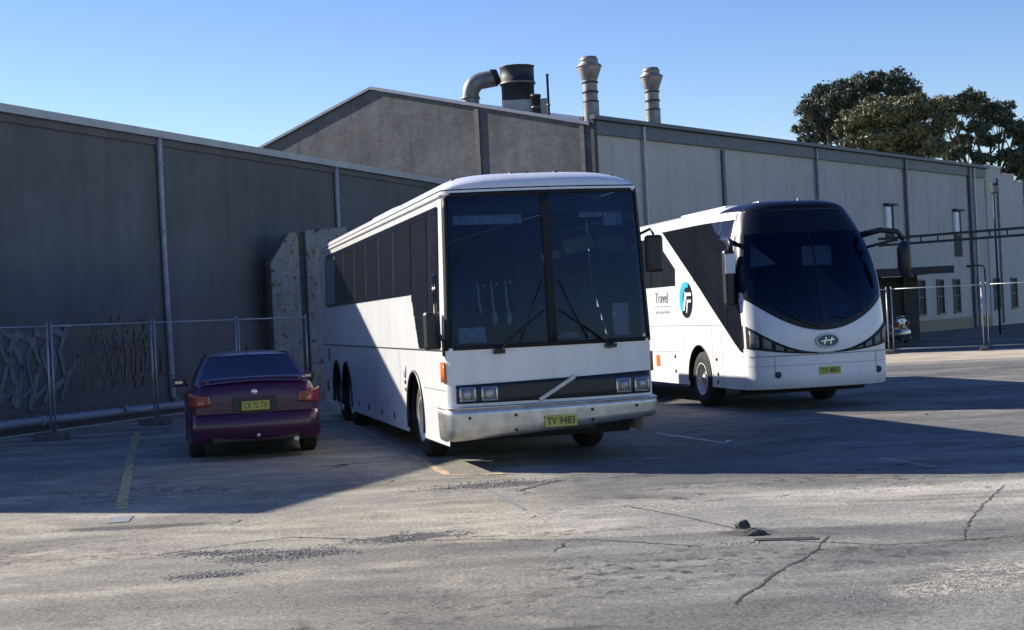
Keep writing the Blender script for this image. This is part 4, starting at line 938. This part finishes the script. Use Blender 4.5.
# ------------------------------------------------------------------ coach B : rounded, black fronted coach
TH2 = R(13)
def hwfB(z):
    z_ = max(0, (z - 2.0) / 1.4); return 1.275 - .29 * z_ ** 2.2
def yfB(u, z):
    r_ = 0 if z < 1.1 else .72 * ((z - 1.1) / 2.3) ** 1.9
    tuck = 0 if z > .55 else .10 * ((.55 - z) / .2) ** 2
    return -.02 + .50 * (1 - (1 - min(1, abs(u)) ** 2.5) ** (1 / 2.5)) + r_ + tuck
B = Coach(12.0, lambda z: 1.275 - (0 if z < 1.9 else .05 * (z - 1.9) / 1.5), hwfB, yfB, 3.40, .20, 1.6, .38, 4.0, .6, .5)
cb_ = thing('coach', 'newer rounded white coach with swept black windscreen mask and round blue and black logo', 'coach',
            (3.97 + 1.275 * math.cos(TH2), 24.8 + 1.275 * math.sin(TH2), 0), TH2)
arcB = [2.62, 8.9]
zloB = arch(.38, arcB, .60, .52)
def diag(y): return interp([(0, .96), (.35, .98), (.60, 1.03), (.84, 1.16), (2.43, 2.13), (4.78, 3.45), (5.3, 3.7)], y)
def swtop(y): return 3.30
exB = [c + .60 * math.sin(k * math.pi / 24) for c in arcB for k in range(-12, 13)] + [c + d for c in arcB for d in (-.601, .601)]
mb = MB()
for sg in (-1, 1):
    p = side_patch(B, sg, 0, B.L, zloB, const(1.30), 0, 80, 8, exB); mb.add(p.v, p.f, True)
    def skipB(y, z): return (1.15 < y < 4.9 and diag(y) + .12 < z < 3.2) or (3.95 < y < 11.4 and 2.32 < z < min(3.15, diag(y) - .42))
    q = MB(); q.grid(lambda y, z: B.side(sg, y, z), lin(0, B.L, 200), lin(1.30, 3.4, 36), True, skipB); mb.add(q.v, q.f, True)
ub = ucos(61)
def wlo(u): return 1.33 + .60 * abs(u) ** 2.0
def hlt(u): return .965 + .50 * abs(u) ** 2.2
def hlb(u): return .945 + .13 * abs(u) ** 2.2
mb.grid(lambda u, z: B.front(u, z), ub, lin(.38, 3.4, 50), True, lambda u, z: abs(u) < .96 and wlo(u) + .08 < z < 3.05)
mb.grid(lambda u, q: B.roof(u, q), lin(-1, 1, 41), [0, .001, .004, .008, .014, .02, .03, .04, .05] + lin(.08, 1, 14))
mb.grid(lambda u, z: (B.hws(z) * u, B.L, z), lin(-1, 1, 9), lin(.38, 3.4, 9)); mb.grid(lambda u, t: (B.X(B.L, 3.4) * u, B.L, 3.4 + t * (B.roof(u, 1)[2] - 3.4)), lin(-1, 1, 41), [0, 1])
mb.build('body', M['white2'], cb_)
MB().box((0, B.L / 2 + .5, 1.10), (2.36, B.L - 1.6, .06)).build('cabin_floor', M['dash'], cb_)
MB().box((0, 1.0, .38), (2.3, .05, .24)).build('underside_blackout', M['satin'], cb_)  # added board, keeps the underside of the nose dark and wheels hidden
MB().box((0, B.L / 2 + .3, .64), (1.36, B.L - 1.2, .5)).build('underbody', M['black'], cb_)
# black mask: brow over the glass, lower edge, corner wraps
mb = MB()
p = front_patch(B, -1, 1, const(3.0), const(3.40), .008, 60, 6); mb.add(p.v, p.f, True)
p = front_patch(B, -1, 1, wlo, lambda u: wlo(u) + .10, .008, 60, 3); mb.add(p.v, p.f, True)
for sg in (-1, 1):
    a, b = (-1, -.93) if sg < 0 else (.93, 1)
    p = MB(); p.grid(lambda u, t: B.front(u, wlo(u) + .10 + (3.0 - wlo(u) - .10) * t, .008), lin(a, b, 6), lin(0, 1, 14)); mb.add(p.v, p.f, True)
p = front_patch(B, -.02, .02, lambda u: wlo(u) + .1, const(3.0), .010, 3, 12); mb.add(p.v, p.f, True)
mb.build('windscreen_mask', M['brow'], cb_)
mb = MB(); mb.grid(lambda u, q: tuple(Vector(B.roof(u, q * .065)) + Vector((0, 0, .006))), lin(-.98, .98, 41), [0, .01, .03, .07, .12, .2, .3, .5, .75, 1]); mb.build('roof_visor', M['brow'], cb_)
for a, b in ((-.94, -.02), (.02, .94)): front_patch(B, a, b, lambda u: wlo(u) + .09, const(3.02), .002, 34, 16).build('windscreen', M['dark_glass'], cb_)
# cabin
db = MB(); db.grid(lambda u, t: (1.08 * u, .30 + .35 * abs(u) ** 2 + t * .62, 1.46 + .3 * u * u * (1 - t) * .5 + .08 * math.sin(t * 3.1)), lin(-1, 1, 17), lin(0, 1, 6)); db.build('dashboard', M['dash'], cb_, solid=.05)
mb = MB(); mb.tube([(-.62 + .23 * math.cos(a), 1.0 + .12 * math.sin(a), 1.78 + .19 * math.sin(a)) for a in lin(0, 6.283, 25)], .017, 6, False); mb.beam((-.62, 1.15, 1.4), (-.62, 1.0, 1.78), .06, .06); mb.build('steering_wheel', M['black'], cb_)
seat_mb(-.62, 1.75, 1.2).build('driver_seat', M['seat'], cb_, .03)
for k in range(3):
    for x in (-.92, -.44, .44, .92): seat_mb(x, 2.9 + k * .82, 1.30).build('passenger_seat', M['seat'], cb_, .03)
MB().box((-.85, .72, 1.62), (.40, .25, .02), mtx=Matrix.Rotation(R(20), 3, 'X')).build('dash_papers', M['paper'], cb_)
MB().prism([(-.80, 2.45), (-.78, 2.86), (-.32, 2.5)], lambda a, b, d: (a, 1.15 + d, b), .02).build('sun_visor', M['visor'], cb_)
MB().box((.42, 1.10, 2.62), (.55, .02, .34)).build('sun_visor', M['visor'], cb_)
MB().box((0, 1.75, 3.12), (2.0, .5, .2)).build('header_locker', M['liner'], cb_)
# black glass swoosh on the flanks
for sg in (-1, 1):
    p = MB(); ys = lin(.46, 4.9, 60)
    def top(y): return min(3.30, max(diag(y) + .02, 3.31 if y > .95 else 2.75))
    p.grid(lambda y, t: B.side(sg, y, diag(y) + (max(top(y), diag(y) + .005) - diag(y)) * t, .006), ys, lin(0, 1, 12))
    p.build('side_glass', M['deep_tint'], cb_)
    p = MB(); p.grid(lambda y, t: B.side(sg, y, 2.24 + (max(2.26, min(3.22, diag(y) - .34)) - 2.24) * t, .006), lin(3.80, 11.6, 60), lin(0, 1, 6)); p.build('side_window', M['tint'], cb_)
    mb = MB()
    for (y, z0, z1) in ((1.12, 1.45, 3.28), (1.52, 1.6, 3.3), (2.72, 2.3, 3.3)):
        q = side_patch(B, sg, y, y + .045, const(z0), const(z1), .012, 2, 8); mb.add(q.v, q.f)
    q = side_patch(B, sg, 1.15, 1.52, const(2.95), const(3.0), .013, 4, 2); mb.add(q.v, q.f)
    for y in (5.2, 6.6, 8.0, 9.4, 10.8):
        q = side_patch(B, sg, y, y + .04, const(2.25), const(3.2), .012, 2, 4); mb.add(q.v, q.f)
    mb.build('window_frame', M['gloss_black'], cb_)
    side_patch(B, sg, .80, 1.08, lambda y: 2.88, lambda y: 3.32, .012, 6, 3).build('pillar_panel', M['galv'], cb_)
    # headlight wrap-around on the flank
    p = side_patch(B, sg, .40, .62, lambda y: diag(y) + .0, lambda y: 1.42 - (y - .4) * .2, .010, 6, 4); p.build('side_light_glass', M['gloss_black'], cb_)
    for (y0, y1, z0, z1) in ((1.46, 5.9, 1.475, 1.487), (1.94, 1.952, .42, 1.48), (1.46, 1.472, .42, 1.48), (3.4, 3.41, 1.0, 1.48), (5.9, 5.91, .42, 1.48), (3.36, 6, .98, .99)):
        q = side_patch(B, sg, y0, y1, const(z0), const(z1), .003, 14 if y1 - y0 > 1 else 2, 2 if z1 - z0 < .1 else 4); q.build('locker_joint', M['grey_ink'], cb_)
    for c in arcB:
        mb = MB(); mb.tube([B.side(sg, c + .60 * math.cos(a), .52 + .60 * math.sin(a), .004) for a in lin(-.1, math.pi + .1, 21)], .012, 6); mb.build('arch_trim', M['black'], cb_)
        mb = MB(); mb.box((sg * .74, c, .75), (.05, 1.3, .9)); mb.grid(lambda a, x: (x, c + .605 * math.cos(a), .52 + .605 * math.sin(a)), lin(-.3, math.pi + .3, 24), [sg * .72, sg * 1.265]); mb.build('wheel_well', M['black'], cb_)
    for y, z in ((1.75, .88), (3.95, .90), (3.95, .62), (1.70, .62), (1.72, .48)):
        MB().lathe([(.035, 0), (.035, .012), (.001, .013)] if sg > 0 else [(.001, -.013), (.035, -.012), (.035, 0)], (sg * 1.276, y, z), 'x', 12).build('side_marker', M['cowl'] if y != 1.75 else M['red_lens'], cb_)
    MB().box((sg * 1.277, 4.98, .80), (.014, .22, .22)).build('side_marker', M['amber'], cb_, .004)
# round logo on the lit flank
lg = thing('round_logo', None, None); del_ = lg; 
bpy.data.objects.remove(lg)
def disc_pts(r, a0, a1, n=24): return [(r * math.cos(a), r * math.sin(a)) for a in lin(a0, a1, n)]
LX, LY, LZ = -1.283, 3.19, 2.0 - .04
def logo_fn(off): return lambda a, b, d: (LX - off - d, LY - a, LZ + b)
MB().prism(disc_pts(.335, 0, 6.2832, 41)[:-1], logo_fn(0), .004).build('logo', M['navy'], cb_); lo = cb_.children[-1]
cres = disc_pts(.335, 1.05, 4.0, 24) + [(x * 1.0 + .10, y * .92) for x, y in disc_pts(.25, 3.7, 1.3, 20)]
MB().prism(cres, logo_fn(.006), .003).build('crescent', M['cyan'], lo)
MB().prism([(-.14, -.20), (-.07, -.20), (.06, .13), (.30, .13), (.33, .07), (.10, .07), (-.02, .17)], logo_fn(.011), .003).build('lettering', M['whitebox'], lo)
MB().prism([(.02, -.24), (.07, -.24), (.13, -.05), (.30, -.05), (.29, .0), (.10, .0)], logo_fn(.011), .003).build('lettering', M['whitebox'], lo)
text('lettering', 'Travel', .30, M['grey_ink'], cb_, frame((-1.280, 4.62, 2.02), (0, -1, 0)))
MB().box((-1.279, 4.55, 1.86), (.004, 1.1, .012)).build('lettering_line', M['grey_ink'], cb_)
mb = MB()
for k in range(9): mb.box((-1.279, 4.15 + k * .1, 1.74 + .01 * (k % 2)), (.004, .05, .03 + .015 * (k % 3)))
mb.build('small_lettering', M['grey_ink'], cb_)
# front: white smile is the body itself; headlight strips below it
for sg in (-1, 1):
    a, b = (-1.0, -.10) if sg < 0 else (.10, 1.0)
    hb_ = front_patch(B, a, b, hlb, hlt, .008, 40, 5).build('headlight', M['satin'], cb_)
    for (u0, u1) in ((.30, .38), (.44, .53), (.58, .68), (.73, .83), (.87, .96)):
        u0, u1 = (sg * u1, sg * u0) if sg < 0 else (u0, u1)
        front_patch(B, u0, u1, lambda u: hlb(u) + .03, lambda u: max(hlb(u) + .035, hlt(u) - .045), .014, 8, 4).build('lens', M['lens'], hb_, solid=.006)
mb = MB()
q = front_patch(B, -.12, .12, const(.93), const(.965), .012, 10, 2); mb.add(q.v, q.f)
q = front_patch(B, -1, 1, const(.925), const(.94), .010, 50, 2); mb.add(q.v, q.f)
q = front_patch(B, -.70, -.693, const(.42), const(.93), .006, 2, 4); mb.add(q.v, q.f)
q = front_patch(B, .74, .747, const(.42), const(.93), .006, 2, 4); mb.add(q.v, q.f)
q = front_patch(B, -.98, .98, const(.765), const(.772), .004, 50, 2); mb.add(q.v, q.f)
mb.build('panel_joint', M['grey_ink'], cb_)
c = Vector(B.front(.02, 1.15, .0)); em = MB()
em.tube([c + Vector((.20 * math.cos(a), -.022, .105 * math.sin(a))) for a in lin(0, 6.2832, 33)], .016, 6, False); e_ = em.build('emblem', M['chrome'], cb_)
MB().prism([(.19 * math.cos(a), .10 * math.sin(a)) for a in lin(0, 6.2832, 33)[:-1]], lambda a, b, d: tuple(c + Vector((a, -.008 - d, b))), .012).build('emblem_field', M['blue_sheet'], e_)
mb = MB(); mb.beam(c + Vector((-.07, -.026, -.06)), c + Vector((-.03, -.026, .06)), .022, .022); mb.beam(c + Vector((.04, -.026, -.06)), c + Vector((.08, -.026, .06)), .022, .022); mb.beam(c + Vector((-.12, -.026, -.01)), c + Vector((.12, -.026, .02)), .02, .02); mb.build('emblem_bars', M['chrome'], e_)
pl = MB().box((0, 0, 0), (.38, .012, .125)).build('licence_plate', M['plate'], cb_, .003); pl.location = B.front(.04, .655, .012)
text('plate_text', 'TX 8865', .115, M['ink'], pl, frame((0, -.008, -.002), (1, 0, 0)), width=.32)
for u in (-.66, .78):
    c = B.front(u, .62, .008); MB().lathe([(.055, .01), (.055, -.006), (.045, -.012), (.001, -.012)], c, 'y', 20).build('fog_light', M['black'], cb_)
mb = MB()
for (u0, u1) in ((-.10, -.62), (.62, .10)):
    mb.tube([B.front(u0, wlo(u0) + .06, .03), B.front((u0 + u1) / 2, 1.52, .04), B.front(u1, wlo(u1) + .20, .03)], .012, 6)
mb.build('wipers', M['black'], cb_)
# mirrors: long black arms drooping from the brow
mb = MB(); mb.tube([(1.02, .55, 2.92), (1.25, .30, 2.98), (1.50, .18, 2.94), (1.60, .16, 2.80)], [.06, .05, .045, .05], 8); a_ = mb.build('mirror_arm', M['black'], cb_)
mb = MB(); mb.tube([(1.06, .45, 2.70), (1.3, .3, 2.76), (1.52, .2, 2.80)], .025, 6); mb.build('mirror_stay', M['black'], a_)
MB().lathe([(.001, -.36), (.07, -.33), (.11, -.15), (.115, .10), (.08, .24), (.001, .28)], (1.60, .16, 2.50), n=14).build('mirror_head', M['black'], a_)
MB().box((1.60, .275, 2.46), (.14, .01, .42)).build('mirror_face', M['chrome'], a_)
mb = MB(); mb.tube([(-1.18, .95, 2.88), (-1.34, .72, 2.93), (-1.36, .60, 2.86), (-1.36, .60, 2.74)], [.045, .04, .04, .04], 8); a_ = mb.build('mirror_arm', M['black'], cb_)
MB().box((-1.39, .68, 2.28), (.20, .15, .95)).build('mirror_head', M['black'], a_, .05)
MB().box((-1.39, .600, 2.52), (.175, .006, .33)).build('mirror_sticker', M['whitebox'], a_)
MB().box((-1.37, .753, 2.3), (.11, .006, .7)).build('mirror_face', M['chrome'], a_)
MB().box((0, 3.6, 3.56), (1.5, 2.4, .14)).build('air_conditioner', M['white2'], cb_, .05)
MB().box((-.25, 1.55, 3.585), (.5, .3, .07)).build('roof_hatch', M['amber'] if False else M['steel'], cb_, .02)
MB().tube([(0.05, .98, 3.38), (.05, .94, 3.62)], .012, 6).build('antenna', M['galv'], cb_)
for c in arcB:
    for sg in (-1, 1): make_wheel('wheel', cb_, (sg * 1.10, c, .50), .50, .29, sg)

# ------------------------------------------------------------------ sedans
def make_sedan(name, label, cat_, loc, rz, paint, plate_txt):
    """x right, y forwards (away), origin below the middle of the rear bumper"""
    t_ = thing(name, label, cat_, loc, rz)
    LN_ = 4.85
    hw = lambda y: interp([(0, .78), (.12, .865), (.45, .912), (1.2, .925), (3.4, .92), (4.3, .88), (4.7, .78), (4.85, .60)], y)
    zs = lambda y: interp([(0, .80), (.03, .98), (.09, 1.035), (.75, 1.03), (1.3, .98), (3.3, .95), (4.2, .84), (4.7, .70), (4.85, .55)], y)      # shoulder height
    zc = lambda y: interp([(0, .84), (.03, 1.03), (.09, 1.085), (.75, 1.08), (1.3, 1.02), (3.3, 1.0), (4.2, .90), (4.7, .74), (4.85, .58)], y)    # centre line
    ar = [.98, 3.90]
    def zb(y):
        z = .24 + .05 * max(0, (.3 - y) / .3)
        for c_ in ar:
            if abs(y - c_) < .36: z = max(z, .33 + math.sqrt(.36 ** 2 - (y - c_) ** 2))
        return z
    ys = sorted(set([0, .015, .03, .06, .09, .14, .22] + lin(.3, LN_ - .06, 36) + [LN_] + [c_ + .36 * math.sin(k * math.pi / 20) for c_ in ar for k in range(-10, 11)] + [c_ + d for c_ in ar for d in (-.362, .362)]))
    mb = MB(); prof = []
    def sec(y, t):
        """t 0..1 up the flank, 1..2 over the deck to the centre"""
        w = hw(y); a, b = zb(y), zs(y)
        if t <= 1:
            z = a + (b - a) * t; k = max(0, (z - .24)) / (.80); k = min(1, k)
            x = w * (.955 + .055 * math.sin(math.pi * min(1, k * .95) ** .9)) - (.018 if z < .38 else 0)
            x -= .05 * max(0, (t - .82) / .18) ** 2
            return (x, y, z)
        u = t - 1; x = (w * .955 * 1.0 - .012) * (1 - u); return (x, y, b + (zc(y) - b) * math.sin(u * math.pi / 2) ** .8)
    ts = lin(0, 1, 12) + lin(1.04, 2, 12)
    for sg in (-1, 1): mb.grid(lambda y, t: (sg * sec(y, t)[0],) + sec(y, t)[1:], ys, ts)
    # closing panels front and rear
    for yy in (0, LN_):
        rr = [sec(yy, t) for t in ts]; pts = [p for p in rr] + [(-p[0], p[1], p[2]) for p in rr[::-1][1:]]
        mb.add(pts, [tuple(range(len(pts)))])
    mb.build('body', paint, t_)
    # rear face modelling: bumper bulge
    bp = MB(); prf = [(.0, .27), (-.05, .26), (-.10, .32), (-.115, .46), (-.11, .58), (-.07, .63), (.0, .65)]
    def bpt(u, e, z):
        a = abs(u); w = .80
        if a < .8: return (u * w / .8 * .93, e - .06 * (1 - (a / .8) ** 2), z)
        k = (a - .8) / .2; ang = k * math.pi / 2
        return (math.copysign(w * .93 + .155 * math.sin(ang) - e * .25 * math.sin(ang), u), e * math.cos(ang) + .16 * (1 - math.cos(ang)) + .32 * max(0, k - .5), z)
    bp.grid(lambda u, i: bpt(u, *prf[int(i)]), lin(-1, 1, 49), list(range(len(prf)))); bp.build('bumper', paint, t_)
    MB().box((0, -.10, .30), (1.2, .06, .09)).build('bumper_insert', M['black'], t_, .02)
    MB().box((0, 2.4, .28), (1.5, 4.2, .12)).build('underbody', M['black'], t_)
    for sg in (-1, 1):
        for c_ in ar: MB().box((sg * .58, c_, .45), (.06, .74, .5)).build('wheel_well', M['black'], t_)
    # greenhouse
    top = 1.475; base_r, base_f, roof_r, roof_f = .62, 3.55, 1.42, 2.55
    gx = lambda k: .80 - .20 * max(0, k) ** 1.2      # half width from belt (k=0) to roof (k=1)
    belt = 1.0
    def rear_pt(u, k, e=0): 
        kk = k if k < 0 else k ** .92; y = base_r + (roof_r - base_r) * kk - .10 * (1 - u * u) * (1 - .4 * k); z = belt + .05 + (top - .045 - belt - .05) * k + .02 * (1 - u * u)
        return (u * (gx(k) + e), y - e, z + e * .6)
    def front_pt(u, k, e=0):
        kk = k if k < 0 else k ** .92; y = base_f - (base_f - roof_f) * kk + .14 * (1 - u * u); z = belt + (top - .03 - belt) * k + .02 * (1 - u * u)
        return (u * (gx(k) + e), y + e, z + e * .6)
    g_ = MB(); g_.grid(rear_pt, lin(-.93, .93, 21), lin(0.02, .95, 10)); g_.build('rear_window', M['car_glass'], t_)
    g_ = MB(); g_.grid(front_pt, lin(-.93, .93, 21), lin(0.02, .95, 10)); g_.build('windscreen', M['car_glass'], t_)
    for sg in (-1, 1):
        sd = lambda v, k, e=0.0: (sg * (gx(k) + .012 * math.sin(v * 3.14) + e), (rear_pt(1, k)[1]) * (1 - v) + front_pt(1, k)[1] * v, (rear_pt(1, k)[2]) * (1 - v) + front_pt(1, k)[2] * v)
        g_ = MB(); g_.grid(lambda v, k: sd(v, k), lin(.12, .94, 14), lin(.03, .90, 7)); g_.build('side_window', M['car_glass'], t_)
        pil = MB()
        pil.grid(lambda v, k: sd(v, k, .004), lin(0, .13, 4), lin(-.05, 1, 8)); pil.grid(lambda v, k: sd(v, k, .004), lin(.93, 1, 3), lin(-.05, 1, 8))
        pil.grid(lambda v, k: sd(v, k, .006), lin(.48, .53, 3), lin(0, 1, 8)); pil.grid(lambda v, k: sd(v, k, .004), lin(0, 1, 20), lin(.88, 1.02, 3)); pil.grid(lambda v, k: sd(v, k, .004), lin(0, 1, 20), lin(-.08, .05, 3))
        pil.grid(lambda u, k: rear_pt(u * sg, k, .003), lin(.92, 1.0, 3), lin(-.05, 1, 8)); pil.grid(lambda u, k: front_pt(u * sg, k, .003), lin(.92, 1.0, 3), lin(-.05, 1, 8))
        pil.build('pillar', paint, t_)
    rf = MB()
    def roofp(u, v):
        a = Vector(rear_pt(u, .94)); b = Vector(front_pt(u, .94)); p = a.lerp(b, v); p.z += .05 * math.sin(math.pi * min(1, max(0, v))) ** .6 * (1 - abs(u) ** 4) + .008; return tuple(p)
    rf.grid(roofp, lin(-1, 1, 21), lin(0, 1, 14)); rf.build('roof', paint, t_)
    MB().tube([(0, 1.55, 1.49), (0, 1.44, 1.56)], .012, 6).build('antenna', M['black'], t_)
    # interior
    sb = MB(); sb.box((0, 1.25, .98), (1.25, .16, .42)); sb.box((-.36, 2.15, 1.02), (.42, .14, .5)); sb.box((.36, 2.15, 1.02), (.42, .14, .5)); sb.box((-.36, 2.17, 1.33), (.22, .09, .13)); sb.box((.36, 2.17, 1.33), (.22, .09, .13)); sb.build('seats', M['dash'], t_, .03)
    # boot lid joints, spoiler, lights, plate
    jt = MB(); 
    for sg in (-1, 1): jt.beam((sg * .60, .06, 1.06), (sg * .66, .60, 1.075), .008, .006)
    jt.beam((-.60, -.006, .70), (.60, -.006, .70), .006, .010); jt.build('boot_joint', M['black'], t_)
    sp = MB(); sp.grid(lambda u, v: (u * .72, .02 + .14 * v + .07 * u * u, 1.118 + .018 * math.sin(v * 3.1) - .03 * u ** 4), lin(-1, 1, 21), lin(0, 1, 6)); s_ = sp.build('spoiler', paint, t_, solid=.025)
    for sg in (-1, 1): MB().box((sg * .64, .13, 1.085), (.06, .12, .07)).build('spoiler_foot', paint, s_, .01)
    for sg in (-1, 1):
        lm = MB(); lm.grid(lambda u, v: (sg * (.60 + .285 * u + .02 * v), -.035 + .30 * max(0, u - .55) ** 1.3 * 1.0 + .02 * u, .74 + .17 * v + .05 * u * v + .03 * (1 - u) * (1 - v)), lin(0, 1, 12), lin(0, 1, 7))
        l_ = lm.build('tail_light', M['red_lens'], t_, solid=.04)
        lm = MB(); lm.grid(lambda u, v: (sg * (.70 + .14 * u), -.058 + .25 * max(0, u - .35) ** 1.5, .775 + .07 * v), lin(0, 1, 8), lin(0, 1, 4)); lm.build('lamp_lens', M['pale_red_lens'], l_, solid=.012)
        lm = MB(); lm.beam((sg * .845, .035, .86), (sg * .885, .12, .93), .02, .07); lm.build('lamp_lens', M['lens'], l_)
    MB().box((0, -.012, .755), (.62, .03, .17)).build('plate_recess', M['black'], t_, .01)
    pl_ = MB().box((0, 0, 0), (.38, .010, .125)).build('licence_plate', M['plate'], t_, .003); pl_.location = (0.01, -.034, .745)
    if plate_txt: text('plate_text', plate_txt, .115, M['ink'], pl_, frame((0, -.007, -.002), (1, 0, 0)), width=.33)
    MB().lathe([(.045, 0), (.045, -.02), (.03, -.026), (.001, -.026)], (0, .004, .935), 'y', 18).build('badge', M['chrome'], t_)
    MB().box((0, -.02, .865), (.60, .02, .022)).build('boot_trim', M['chrome'] if False else paint, t_, .005)
    MB().tube([(0.02, -.02, .27), (.02, -.24, .27), (.02, -.27, .31)], .02, 8).build('tow_bar', M['black'], t_); MB().lathe([(.001, -.028), (.02, -.02), (.028, 0), (.02, .02), (.001, .028)], (.02, -.27, .345), n=14).build('tow_ball', M['chrome'], t_)
    MB().tube([(.55, .1, .26), (.55, -.13, .26)], .035, 12).build('exhaust', M['steel'], t_)
    for sg in (-1, 1):
        mb = MB(); mb.box((sg * 1.0, 2.88, 1.03), (.22, .10, .13)); mb.beam((sg * .86, 2.93, .98), (sg * .95, 2.9, 1.0), .05, .04); m_ = mb.build('door_mirror', paint, t_, .03)
        MB().box((sg * 1.0, 2.825, 1.03), (.11, .006, .035)).build('mirror_face', M['mirror'], m_)
        for y_ in (1.85, 2.95): MB().box((sg * .935, y_, .82), (.03, .16, .03)).build('door_handle', paint, t_, .008)
        for c_ in ar: make_wheel('wheel', t_, (sg * .80, c_, .325), .325, .22, sg, nb=5)
        MB().box((sg * .45, 4.84, .62), (.34, .06, .12)).build('headlight', M['lens'], t_, .02)
    MB().box((0, 4.86, .45), (.9, .04, .14)).build('grille', M['black'], t_, .02)
    return t_
make_sedan('car', 'dark purple sedan with a boot spoiler seen from behind beside the tall coach', 'car', (-3.65, 20.95, 0), R(13), M['purple'], 'CX 72 TX')
make_sedan('car', 'dark blue sedan parked under the carport behind the right wire fence', 'car', (14.35, 55.2, 0), R(62), M['darkcar'], None)
